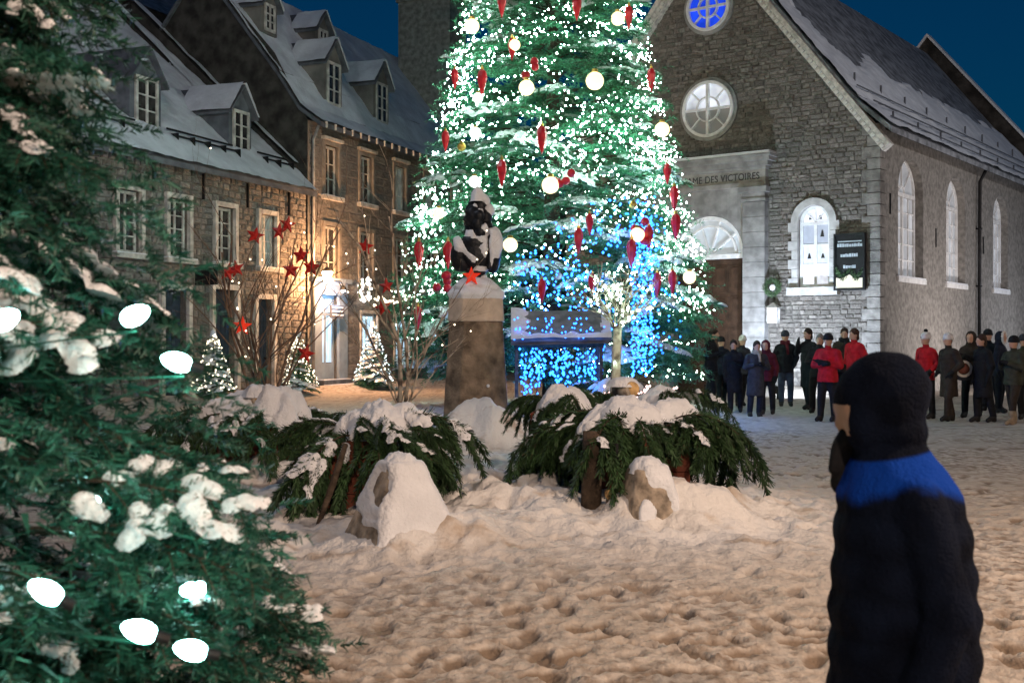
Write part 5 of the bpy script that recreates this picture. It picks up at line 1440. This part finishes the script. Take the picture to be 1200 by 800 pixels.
# ------------------------------------------------------------------ bust on its pedestal
def bust():
    X, Y = P(558, 400, 18.0).x, 18.0; g = 0
    t = thing('pedestal', 'tall tapered granite pedestal with pale domed cap carrying the bust', 'pedestal', (X, Y, g), .0)
    mb = MB(); frustum(mb, 1.02, .80, 1.90, .24, 0, 16); sh_ = remesh(mb, 'shaft', M_GRAN, .02, t, 6)
    mb = MB(); frustum(mb, .85, .80, .34, .22, 1.895, 4); frustum(mb, .80, .62, .12, .2, 2.24, 3); frustum(mb, .62, .34, .12, .1, 2.355, 3); cap = remesh(mb, 'cap', M_GRANL, .02, t, 8)
    snow_shell(cap, 'cap_snow', t, (.1, -.15, 1), .38, .07, 3.0, .3, seed=3)
    for px, py, r in ((571, 476, .05), (563, 470, .02), (572, 452, .025)):
        p = P(px, py, 17.52)-Vector((X, Y, 0)); MB().ball((p.x, -.48, p.z), (r, .03, r), 8, 6).build('snow_spot', M_SNOW, t, True)
    # bust
    b = thing('bust', 'dark bronze bust with snow on head and shoulders atop the pedestal', 'statue', (X, Y-.02, 2.36))
    mb = MB()
    mb.lathe([(.20, 0), (.20, .06), (.13, .10), (.12, .22), (.17, .30)], 14)                         # socle
    mb.ball((0, 0, .55), (.26, .20, .28), 16, 12); mb.ball((-.02, -.02, .72), (.22, .18, .16), 14, 10)   # chest
    mb.ball((-.25, -.03, .52), (.14, .16, .24), 14, 10); mb.ball((-.20, -.06, .42), (.12, .12, .14), 12, 8)
    mb.ball((.25, .0, .58), (.13, .17, .33), 14, 10)                                                 # draped shoulder
    mb.cap((0, 0, .78), (-.01, -.02, 1.0), .10, .095)                                                # neck
    mb.ball((-.04, -.03, 1.12), (.125, .14, .17), 16, 12)                                            # head
    mb.cap((-.15, -.08, 1.10), (-.175, -.09, 1.06), .03, .026); mb.ball((-.12, -.08, 1.0), (.05, .05, .04)); mb.ball((-.13, -.07, 1.18), (.04, .08, .035))   # nose, chin, brow
    for (x, y, z, r) in ((.06, .05, 1.28, .12), (.12, .04, 1.12, .13), (.14, .02, .96, .12), (.13, .0, .82, .11), (-.02, .06, 1.32, .10), (-.08, .08, 1.22, .09), (.02, -.12, 1.0, .08), (.05, -.13, 1.12, .08), (.07, -.12, .88, .08), (-.10, .10, 1.05, .10), (-.09, .1, .9, .10)): mb.ball((x, y, z), (r, r, r*1.15), 12, 8)   # long curls
    mb.cap((.24, -.12, .82), (.20, -.16, .34), .05, .04); mb.cap((-.28, -.10, .66), (-.05, -.19, .40), .05, .05)     # drapery folds
    body = remesh(mb, 'figure', M_BRONZE, .018, b, 2)
    snow_shell(body, 'snow', b, (.45, -.20, .85), .40, .06, 2.8, .8, seed=11)
    heap('snow_crown', b, .03, .0, 1.36, .13, .13, .20, seed=9, n=20)
    s = tag(link(bpy.data.objects.new('star_ornament', star_mesh('star_ornament', .15, .035, M_STARLIT))), 'bright red star fixed at the foot of the bust', 'star', 'red stars'); s.location = (X-.06, Y-.36, 2.56)
M_STARLIT = mat('lit_red_star', (.65, .03, .015), .45, .1, 9, emit=(1, .06, .02), es=.35)
bust()

# ------------------------------------------------------------------ bare shrubs hung with stars
def shrub(name, lab, base, stems, seed, m, blights=0, parts='stem'):
    rng = random.Random(seed); t = thing(name, lab, 'shrub', base)
    bulbs = []
    def grow(mb, p, d, L, r, depth):
        n = 6; pts = [p]; rad = [r]; q = p.copy(); d = d.copy()
        for i in range(n):
            d = (d+Vector((rng.gauss(0, .13), rng.gauss(0, .13), rng.gauss(.02, .09)))).normalized(); q = q+d*L/n; pts.append(q.copy()); rad.append(r*(1-.6*(i+1)/n))
        mb.tube(pts, rad, 5, 0, True); bulbs.extend(pts[1:])
        if depth > 0:
            for k in range(rng.randint(3, 5)):
                i = rng.randint(1, n); a = rng.uniform(.35, .8); ax_ = Vector((rng.gauss(0, 1), rng.gauss(0, 1), rng.gauss(0, .3))).normalized()
                nd = (d*math.cos(a)+ax_*math.sin(a)+Vector((0, 0, .15))).normalized(); grow(mb, pts[i], nd, L*rng.uniform(.35, .6), rad[i]*.6, depth-1)
    for (dx, dz, L, r) in stems:
        mb = MB(); d = Vector((dx, rng.uniform(-.2, .2), dz)).normalized(); grow(mb, Vector((rng.uniform(-.1, .1), rng.uniform(-.1, .1), -.1)), d, L, r, 2); mb.build(parts, m, t, True)
    if blights:
        mb = MB()
        for k in range(blights): octa(mb, rng.choice(bulbs)+Vector((rng.gauss(0, .01), -.012, rng.gauss(0, .01))), .011)
        tag(mb.build('tiny_lights', M_BULBW, t), None, None, None, 'stuff')
    return t
b1 = P(312, 478, 13.0); shrub('bare_shrub', 'bare branched shrub hung with red stars, left of the pedestal before the stone house', b1, [(-.28, 1, 1.9, .02), (-.1, 1, 2.1, .022), (.12, 1, 2.2, .02), (.3, 1, 2.0, .018), (.45, .9, 1.6, .016), (-.45, .9, 1.5, .014), (.02, 1, 1.7, .016), (.2, 1, 1.4, .014), (.05, 1, 2.0, .014), (-.2, 1, 1.6, .012), (.38, 1, 1.5, .012)], 31, M_TWIG, 26)
b2 = P(474, 470, 14.2); shrub('bare_shrub', 'bare birch shrub hung with red stars, just left of the pedestal', b2, [(-.06, 1, 2.5, .03), (.1, 1, 2.3, .024), (-.5, .9, 1.2, .014), (.35, .8, 1.3, .016), (-.3, 1, 1.7, .016), (.5, .6, 1.0, .012), (-.12, 1, 1.9, .014), (.2, 1, 1.7, .014)], 32, M_BIRCH, 24)
def small_tree():
    b = P(722, 400, 15.0); b.z = GH(b.x, b.y, False)
    t = shrub('small_bare_tree', 'small light-wrapped bare tree in front of the blue strands', b, [], 5, M_BIRCH)
    rng = random.Random(12); MB().tube([(0, 0, -.1), (-.02, 0, .8), (.02, 0, 1.75)], [.075, .065, .055], 9).build('trunk', M_BIRCH, t, True)
    pts_all = [Vector((rng.uniform(-.06, .06), -.07, rng.uniform(.5, 1.7))) for _ in range(40)]
    mb = MB()
    def grow(p, d, L, r, dep):
        pts = [p]; q = p.copy()
        for i in range(5):
            d = (d+Vector((rng.gauss(0, .15), rng.gauss(0, .15), rng.gauss(.03, .1)))).normalized(); q = q+d*L/5; pts.append(q.copy())
        mb.tube(pts, [r*(1-.12*i) for i in range(6)], 4, 0, False); pts_all.extend(pts)
        if dep:
            for k in range(4): grow(pts[rng.randint(1, 5)], (d+Vector((rng.gauss(0, .6), rng.gauss(0, .6), rng.gauss(.1, .3)))).normalized(), L*.6, r*.6, dep-1)
    for k in range(7): grow(Vector((0, 0, 1.65)), Vector((math.cos(k*.9)*.55, math.sin(k*.9)*.5, .9)), .62, .022, 2)
    mb.build('branches', M_BIRCH, t, True)
    mb = MB()
    for k in range(95): octa(mb, rng.choice(pts_all)+Vector((rng.gauss(0, .02), -.02, rng.gauss(0, .02))), .013)
    tag(mb.build('tiny_lights', M_BULB, t), None, None, None, 'stuff')
small_tree()
def stars():
    rng = random.Random(6)
    me = star_mesh('star', .105, .028, M_STAR); ml = star_mesh('star', .115, .03, M_STARLIT)
    S_ = [(299, 276, 13, 'upper left, alone'), (327, 271, 13, 'top pair, left one'), (337, 263, 13, 'top pair, right one'), (353, 299, 13, 'above the lantern glow'), (341, 316, 13, 'left in front of the lantern glow'), (365, 313, 13, 'right in front of the lantern glow'), (267, 319, 13, 'far left pair, left one'), (277, 315, 13.1, 'far left pair, right one'), (284, 382, 12.8, 'brightest, hanging low before the dark door'), (358, 414, 13, 'lowest, beside the small lit fir'),
          (428, 289, 14, 'on the birch shrub, highest'), (453, 335, 14.1, 'on the birch shrub, dark one'), (449, 360, 14, 'on the birch shrub, under the dark one')]
    for px, py, Y, w in S_:
        lit = 'brightest' in w; s = thing('hanging_star', 'red star on the bare shrubs, '+w, 'star', P(px, py, Y), rng.uniform(-.35, .35), 'red stars')
        o = link(bpy.data.objects.new('star', ml if lit else me), s); o.rotation_euler = (0, rng.uniform(-.35, .35), 0); k = rng.uniform(.9, 1.1); o.scale = (k, k, k)
        MB().tube([(0, 0, .10), (rng.uniform(-.02, .02), 0, .24)], .003, 4).build('thread', M_IRON, s)
stars()

# ------------------------------------------------------------------ small lit firs and lit shrub
def small_firs():
    rng = random.Random(21); mb, segs = bough(rng, .5, 9, .035, .007, 170, .3, .1, second=False, flat=.3, stem_r=.006)
    me = mb.mesh('branch', [M_NEED3, M_BARK]); sm = snow_mesh(segs, rng, .045, .015, .9, .7, .01).mesh('snow', M_SNOW, True)
    for (x, y, h, R, m, lab) in ((-6.6, -1.2, 1.75, .62, M_BULBW, 'small lit fir with warm white bulbs before the dark house door'), (-2.45, -1.2, 1.75, .60, M_BULBW, 'small lit fir with warm bulbs left of the shop doorstep'), (1.95, -1.3, 2.1, .72, M_BULBI, 'small lit fir with icy white bulbs right of the shop doorstep')):
        p = hpos(x, y, 0); p.z = GH(p.x, p.y, False); t = thing('small_fir', lab, 'fir tree', p, 0, 'small lit firs along the houses')
        MB().tube([(0, 0, -.1), (0, 0, h)], [.05, .008], 6).build('trunk', M_BARK, t)
        bl = MB()
        for i in range(84):
            z = .10+(h-.2)*i/84; az = i*2.4; r = R*(1-z/h)+.06; s = max(.3, r/.46)
            o = place(me, 'branch', t, (0, 0, z), az, -.1, rng.uniform(-.3, .3), s)
            if rng.random() < .6: tag(link(bpy.data.objects.new('snow', sm), o), None, None, None, 'stuff')
        for i in range(130):
            z = .25+(h-.3)*rng.random()**1.3; a = rng.uniform(0, 6.283); r = R*(1-z/h)*rng.uniform(.9, 1.05)+.05; octa(bl, (r*math.cos(a), r*math.sin(a), z), rng.uniform(.014, .026))
        tag(bl.build('tiny_lights', m, t), None, None, None, 'stuff')
        heap('snow_tip', t, 0, 0, h-.1, .09, .09, .16, seed=x, n=12)
    # pinkish lit ground shrub at the right foot of the tree
    p = P(750, 400, 16.0); t = thing('lit_ground_shrub', 'low shrub full of pinkish white bulbs right of the bare tree', 'shrub', (p.x, p.y, .45)); tw = MB(); bl = MB()
    for i in range(90):
        a = rng.uniform(0, 6.283); d = Vector((math.cos(a)*rng.uniform(.1, .5), math.sin(a)*.3, rng.uniform(.15, .62))); tw.tube([(0, 0, -.4), d*.6, d], [.006, .005, .003], 4); 
    for i in range(150): octa(bl, (rng.gauss(0, .24), rng.gauss(0, .2), rng.uniform(.1, .56)), .02)
    tw.build('twigs', M_TWIG, t); tag(bl.build('tiny_lights', M_BULBP, t), None, None, None, 'stuff')
M_BULBI = glow('icy_bulb', (.78, .95, 1.0), 6)
small_firs()
# ------------------------------------------------------------------ people
CM = {}
def cloth(c, rough=.85):
    k = tuple(round(q, 3) for q in c)
    if k not in CM: CM[k] = mat('cloth', c, rough, .25, 9, .5, 26, spec=.2)
    return CM[k]
M_SKIN = mat('skin', (.50, .29, .20), .6, .08, 9)
M_SHOE = mat('dark_boots', (.02, .018, .016), .7, .2, 9)
BLACK, NAVY, CHAR, BROWN, RED, MAROON, JEANS, OLIVE, WHITEC = (.012, .012, .014), (.012, .016, .03), (.035, .038, .048), (.035, .026, .020), (.42, .012, .02), (.085, .012, .02), (.045, .055, .08), (.045, .045, .03), (.62, .58, .55)
def person(lab, px, top, feet, face, coat, legs=BLACK, hat=None, hair=(.03, .02, .015), long=False, arms='down', scarf=None, boots=None, bulk=1.0, Y=None, hood=False, pom=None, lean=0.0, seed=0, gloves=BLACK, fur=None):
    Y = Y or 2240.0/(feet-400); X = (px-600)/F*Y; H = CH-(top-400)/F*Y
    rng = random.Random(seed+int(px)); g = GH(X, Y, False)
    t = thing('person', lab, 'person', (X, Y, g), face, 'people gathered in front of the church'); k = H/1.75
    t.scale = (k, k, k); t.rotation_euler = (rng.uniform(-.045, .045), rng.uniform(-.05, .05), face+rng.uniform(-.25, .25))
    mb = MB(); w = .10*bulk; st = rng.uniform(-.10, .10)
    for s in (-1, 1):
        f = st*s
        hip = Vector((s*.09, 0, .90)); kn = Vector((s*(.10+rng.uniform(0, .02)), -.015+f, .48)); an = Vector((s*.105, .02+f*1.6, .11))
        mb.cap(hip, kn, .104*bulk, .080); mb.cap(kn, an, .080, .066); mb.cap(an, (s*.115, -.12+f*1.6, .05), .060, .048); mb.ball((s*.11, .03+f*1.6, .05), (.05, .06, .05))
    mb.ball((0, 0, .95), (.175*bulk, .13*bulk, .15)); mb.ball((0, -.01, 1.13), (.185*bulk, .14*bulk, .22)); mb.ball((0, -.01, 1.32), (.175*bulk, .135*bulk, .16))
    mb.cap((-.12*bulk, 0, 1.405), (.12*bulk, 0, 1.405), .075, .075); mb.cap((0, 0, 1.40), (0, -.01, 1.54), .085, .062)
    low = .50 if long else .80
    n = 14
    mb.lathe([(.185*bulk, low), (.19*bulk, low+.02), (.18*bulk, low+.15), (.165*bulk, 1.05)], n, M=Matrix.Diagonal((1, .78, 1, 1)))
    hd = Vector((lean*.1, -.02-lean*.04, 1.635))
    mb.ball(hd, (.076, .096, .118), 14, 10); mb.ball(hd+Vector((0, -.05, -.06)), (.05, .05, .055)); mb.cap(hd+Vector((0, -.095, .01)), hd+Vector((0, -.112, -.022)), .012, .016)
    for s in (-1, 1): mb.ball(hd+Vector((s*.078, .01, -.01)), (.014, .022, .032), 8, 6)
    sh = [Vector((s*.165*bulk, .0, 1.385)) for s in (-1, 1)]
    hands = []
    for i, s in enumerate((-1, 1)):
        mode = arms if isinstance(arms, str) else arms[i]
        if mode == 'down': el, wr = Vector((s*.235*bulk, .03, 1.13)), Vector((s*.225*bulk, -.06, .88))
        elif mode == 'folded': el, wr = Vector((s*.245*bulk, -.04, 1.13)), Vector((-s*.04, -.205*bulk, 1.16+.05*i))
        elif mode == 'pocket': el, wr = Vector((s*.27*bulk, .06, 1.14)), Vector((s*.20*bulk, -.11, .98))
        elif mode == 'hold': el, wr = Vector((s*.24*bulk, -.05, 1.15)), Vector((s*.08, -.27, 1.24))
        else: el, wr = Vector((s*.26*bulk, -.08, 1.22)), Vector((s*.10, -.20, 1.46))     # raised
        mb.cap(sh[i], el, .072*bulk, .06*bulk); mb.cap(el, wr, .062*bulk, .046)
        d = (wr-el).normalized(); hc = wr+d*.06; hands.append(hc)
        mb.ball(hc, (.040, .034, .048), 10, 7); mb.cap(hc, hc+d*.085+Vector((-s*.01, -.01, 0)), .030, .018); mb.cap(hc, hc+Vector((-s*.045, -.03, .02)), .018, .013)
    if hood: mb.ball(hd+Vector((0, .03, .0)), (.115, .115, .145), 14, 10); mb.ball(hd+Vector((0, .05, -.13)), (.12, .10, .08))
    mats = [cloth(coat), cloth(legs), M_SHOE if boots is None else cloth(boots), M_SKIN, cloth(hair), cloth(gloves)]
    def cls(c, nrm):
        for hc in hands:
            if (c-hc).length < .105 and c.z < 1.6: return 5
        if c.z > 1.49:
            q = c-hd
            if hood: return 3 if (q.y < -.055 and abs(q.x) < .062 and -.10 < q.z < .075) else 0
            if q.z > .06 or q.y > .025: return 4
            return 3 if c.z > 1.535 else 0
        if c.z < (.13 if boots is None else .30): return 2
        if c.z < low+.005: return 1
        return 0
    b = remesh(mb, 'body', mats, .019, t, 2, cls)
    if hat:
        m_ = MB(); prof = [(.092, -.0), (.098, .03), (.092, .075), (.065, .115), (.02, .135)]
        m_.lathe(prof, 14, M=Matrix.Translation(hd+Vector((0, .008, .02))) @ Matrix.Diagonal((.98, 1.16, 1, 1)))
        m_.lathe([(.094, -.012), (.102, -.005), (.102, .028), (.094, .034)], 14, M=Matrix.Translation(hd+Vector((0, .008, .02))) @ Matrix.Diagonal((.98, 1.16, 1, 1)))
        h = m_.build('hat', cloth(hat), t, True)
        if pom: MB().ball(hd+Vector((0, .01, .175)), .042, 10, 7).build('pompom', cloth(pom), h, True)
    elif not hood:
        m_ = MB(); m_.ball(hd+Vector((0, .02, .028)), (.090, .108, .112), 12, 9); m_.ball(hd+Vector((0, .06, -.05)), (.082, .06, .09), 12, 8); ho = remesh(m_, 'hair', cloth(hair), .016, t, 1)
    if scarf:
        m_ = MB(); m_.lathe([(.085, 1.44), (.118, 1.47), (.118, 1.53), (.088, 1.555)], 14, M=Matrix.Diagonal((1, .95, 1, 1))); m_.cap((.03, -.11, 1.47), (.05, -.15, 1.25), .035, .03); m_.build('scarf', cloth(scarf), t, True)
    if fur:
        m_ = MB(); r2 = random.Random(3)
        for i in range(26):
            a = math.pi*2*i/26; m_.ball(hd+Vector((.10*math.cos(a), -.055+r2.gauss(0, .008), -.005+.125*math.sin(a))), .028, 7, 5)
        m_.build('fur_trim', cloth(fur), t, True)
    return t
L_, C_ = -math.pi/2, 0.0
person('person in black coat leaning at the far left of the crowd, beside the church door', 832, 391, 484, 1.0, BLACK, arms='hold', lean=.6)
person('person in dark coat partly hidden behind the far left end of the crowd', 846, 398, 478, .4, NAVY, hat=BLACK)
person('person in pale grey hat at the back, left of the crowd', 867, 396, 478, .2, CHAR, hat=WHITEC)
person('person in black coat with bare face, hand raised, left part of the crowd', 862, 403, 488, -.25, BLACK, long=True, arms=('down', 'hold'))
person('shorter person in long dark grey puffer coat with beige scarf', 884, 402, 491, -.1, CHAR, legs=NAVY, long=True, scarf=(.33, .30, .25), arms='hold', bulk=1.12)
person('hooded person in maroon jacket with arms crossed', 900, 402, 488.5, -.5, MAROON, hood=True, arms=('folded', 'down'))
person('tall person in black jacket and jeans, standing apart in the crowd centre', 921, 389, 477, -.1, BLACK, legs=JEANS, hat=CHAR, arms='pocket', scarf=MAROON)
person('person in long black coat turned left, hand at chin', 947, 386, 481, -.9, BLACK, arms=('raised', 'down'), long=True)
person('grey-haired person in black coat beside the red puffer jacket', 957, 393, 486, -.3, BLACK, hair=(.16, .14, .12), arms='folded')
person('person in bright red puffer jacket with arms folded and black trousers', 969, 393, 495, -.75, RED, arms='folded', bulk=1.18, hat=BLACK)
person('person in dark brown coat between the two red jackets', 986, 385, 480, -.2, BROWN, scarf=BLACK, hair=(.04, .025, .02))
person('brown-haired person in red jacket behind the foreground hood', 1002, 386, 486, -1.0, RED, bulk=1.1, arms='pocket', hair=(.06, .03, .02))
person('person in red coat and white pompom hat just right of the foreground hood', 1085, 391, 491, -1.2, RED, hat=WHITEC, pom=BLACK, arms='pocket', bulk=1.08)
person('person in cream knit hat and long dark brown coat facing left', 1112, 392, 494, -1.35, BROWN, hat=WHITEC, long=True, arms='pocket', legs=BROWN, bulk=1.1)
P14 = person('person in dark brown hooded coat holding a round pale bag', 1139, 389, 489, -.5, BROWN, hood=True, arms='hold')
person('person in long black coat and dark hair facing left, right group', 1154, 392, 495, -1.1, BLACK, long=True, hair=(.05, .03, .02), arms='down', bulk=1.1)
person('person in dark hat at the back of the right group', 1162, 387, 481, -.6, BLACK, hat=BLACK, Y=27.5)
person('person in white fur-trimmed hood at the back of the right group', 1171, 389, 484, .6, NAVY, hood=True, fur=WHITEC)
person('person in olive brown jacket and beige boots at the right', 1186, 395, 498, -1.3, OLIVE, legs=BROWN, boots=(.28, .21, .14), hat=BLACK, arms='hold', bulk=1.15)
person('person in olive jacket cut by the right edge of the photo', 1203, 393, 492, -.4, OLIVE, legs=BLACK, hat=CHAR)
def bag():
    p = P(1129, 432, 24.2); t = thing('round_bag', 'round pale-rimmed bag with reddish centre held in the right group', 'bag', p, -.2)
    mb = MB(); mb.ring(0, 0, .12, .17, -.05, .09, n=20); mb.build('rim', cloth(WHITEC), t); MB().ball((0, .02, 0), (.125, .07, .125), 14, 9).build('panel', cloth((.16, .06, .045)), t, True)
    MB().ball((0, .03, -.16), (.18, .08, .08), 12, 8).build('base', cloth(CHAR), t, True)
    MB().tube([(-.10, .02, .13), (-.05, .02, .30), (.05, .02, .30), (.10, .02, .13)], .012, 6).build('strap', cloth(BLACK), t, True)
bag()

# the figure close to the camera
def coat_mat(zl, zt):
    """navy cloth with a bright blue panel sewn across the shoulders"""
    m = mat('navy_coat', (.0035, .006, .015), .9, .45, 6, .45, 110, spec=.08); nt = m.node_tree; nd = nt.nodes; b = nd['Principled BSDF']
    src = b.inputs['Base Color'].links[0].from_socket
    tc = nd.new('ShaderNodeTexCoord'); sp = nd.new('ShaderNodeSeparateXYZ'); nt.links.new(tc.outputs['Object'], sp.inputs[0])
    def mt(op, a, bb):
        x = nd.new('ShaderNodeMath'); x.operation = op
        for i, q in enumerate((a, bb)):
            if isinstance(q, (int, float)): x.inputs[i].default_value = q
            else: nt.links.new(q, x.inputs[i])
        return x.outputs[0]
    X, Z = sp.outputs['X'], sp.outputs['Z']
    no = nd.new('ShaderNodeTexNoise'); no.inputs['Scale'].default_value = 14; nt.links.new(tc.outputs['Object'], no.inputs['Vector'])
    drop = mt('ADD', mt('MULTIPLY', mt('MAXIMUM', mt('SUBTRACT', mt('MULTIPLY', X, -1), .03), 0), .42), mt('MULTIPLY', mt('MAXIMUM', mt('SUBTRACT', X, .02), 0), .34))
    zz = mt('ADD', mt('ADD', Z, drop), mt('MULTIPLY', mt('SUBTRACT', no.outputs['Fac'], .5), .05))
    lo = nd.new('ShaderNodeMapRange'); lo.interpolation_type = 'SMOOTHSTEP'; lo.inputs['From Min'].default_value = zl-.018; lo.inputs['From Max'].default_value = zl+.022; nt.links.new(zz, lo.inputs['Value'])
    z2 = mt('SUBTRACT', Z, mt('MULTIPLY', X, .16))
    hi = nd.new('ShaderNodeMapRange'); hi.interpolation_type = 'SMOOTHSTEP'; hi.inputs['From Min'].default_value = zt-.004; hi.inputs['From Max'].default_value = zt+.008; hi.inputs['To Min'].default_value = 1; hi.inputs['To Max'].default_value = 0; nt.links.new(z2, hi.inputs['Value'])
    mx = nd.new('ShaderNodeMix'); mx.data_type = 'RGBA'; nt.links.new(mt('MULTIPLY', lo.outputs[0], hi.outputs[0]), mx.inputs['Factor']); nt.links.new(src, mx.inputs[6]); mx.inputs[7].default_value = (.004, .045, .32, 1)
    nt.links.new(mx.outputs[2], b.inputs['Base Color']); return m
def foreground_person():
    Y = 3.25; X = (1052-600)/F*Y
    t = thing('person', 'person in dark hooded coat with blue shoulder yoke, close to the camera at right', 'person', (X, Y, 0), 0)
    q = lambda px, py, dy=0.0: Vector(((px-1052)/F*Y, dy, CH-(py-400)/F*Y))
    mb = MB(); u = Y/F
    # coat: rings from collar to hem (photo row, left, right, half depth)
    rows = [(520, 1002, 1080, .10), (535, 1000, 1090, .13), (552, 993, 1104, .17), (575, 986, 1119, .20), (610, 981, 1130, .215), (660, 977, 1137, .22), (720, 975, 1141, .22), (780, 973, 1141, .22), (830, 972, 1142, .22), (850, 975, 1140, .215)]
    fine = []
    for i in range(len(rows)-1):
        for k in range(6): fine.append(tuple(lerp(a_, b_, k/6) for a_, b_ in zip(rows[i], rows[i+1])))
    rows = [(py, xl+(1-abs(math.sin(py*.068)))*5.0, xr-(1-abs(math.sin(py*.068)))*5.0, dp-(1-abs(math.sin(py*.068)))*.014) if py > 575 else (py, xl, xr, dp) for py, xl, xr, dp in fine+[rows[-1]]]
    n = 28; vs = []; fs = []
    for py, xl, xr, dp in rows:
        c = q((xl+xr)/2, py); rx = (xr-xl)/2*u
        for k in range(n):
            a = 2*math.pi*k/n; ca, sa = math.cos(a), math.sin(a)
            vs.append((c.x+rx*math.copysign(abs(ca)**.85, ca), dp*math.copysign(abs(sa)**.85, sa), c.z))
    for i in range(len(rows)-1):
        for k in range(n): fs.append((i*n+k, (i+1)*n+k, (i+1)*n+(k+1) % n, i*n+(k+1) % n))
    fs.append(tuple(range(n))); fs.append(tuple((len(rows)-1)*n+k for k in range(n-1, -1, -1))); mb.add(vs, fs)
    # hood: rounded, fuller at the back, gathered at the neck
    mb.ball(q(1035, 468), (52*u, .125, 58*u), 24, 18); mb.ball(q(1046, 462), (43*u, .118, 51*u), 20, 14); mb.ball(q(1040, 502), (46*u, .115, 36*u), 20, 14); mb.ball(q(1008, 470, .02), (27*u, .09, 45*u), 16, 12); mb.ball(q(1011, 490, -.03), (24*u, .08, 42*u), 16, 12)
    # sleeves lying against the coat
    mb.cap(q(1052, 582, -.16), q(1076, 700, -.225), .076, .066, 14); mb.cap(q(1076, 700, -.225), q(1040, 800, -.235), .066, .056, 14); mb.cap(q(1040, 800, -.215), q(1026, 815, -.21), .04, .035)
    mb.cap(q(1030, 590, .15), q(1030, 690, .19), .075, .065, 12); mb.cap(q(1030, 690, .19), q(1010, 770, .17), .058, .045, 12)
    # legs and boots
    for s, dx in ((-1, -.02), (1, .05)):
        hip = Vector((dx*.5, s*.10, .75)); kn = Vector((dx-.02, s*.11, .46)); an = Vector((dx+.02, s*.115, .10))
        mb.cap(hip, kn, .11, .08, 12); mb.cap(kn, an, .08, .06, 12); mb.cap(an, an+Vector((-.16, 0, -.05)), .06, .048, 12)
    # face inside the hood
    fc = q(1016, 488, .045)
    mb.ball(fc+Vector((.02, 0, .0)), (.055, .070, .085), 16, 12); mb.cap(fc+Vector((-.045, 0, .0)), fc+Vector((-.062, 0, -.022)), .012, .016); mb.ball(fc+Vector((-.035, 0, -.055)), (.03, .03, .028))
    def cls(c, n):
        if (c-fc).length < .12 and c.x < fc.x-.022 and -.048 < c.z-fc.z < .034: return 1
        if c.z < .50: return 2
        return 0
    b = remesh(mb, 'body', [coat_mat(q(0, 562).z, q(0, 531).z), M_SKIN, cloth(BLACK)], .0075, t, 6, cls)
    # soft folds of the cloth
    tx = bpy.data.textures.new('folds', 'CLOUDS'); tx.noise_scale = .11; tx.noise_depth = 2
    d = b.modifiers.new('folds', 'DISPLACE'); d.texture = tx; d.strength = .018; d.mid_level = .5; d.texture_coords = 'LOCAL'
    # black scarf end hanging in front of the chin
    mb = MB(); mb.cap(q(1000, 508, .03), q(989, 524, .04), .030, .024); mb.cap(q(989, 524, .04), q(982, 552, .05), .024, .017); mb.cap(q(1000, 520, .05), q(996, 570, .08), .030, .034)
    remesh(mb, 'scarf', cloth(BLACK), .01, t, 2)
foreground_person()
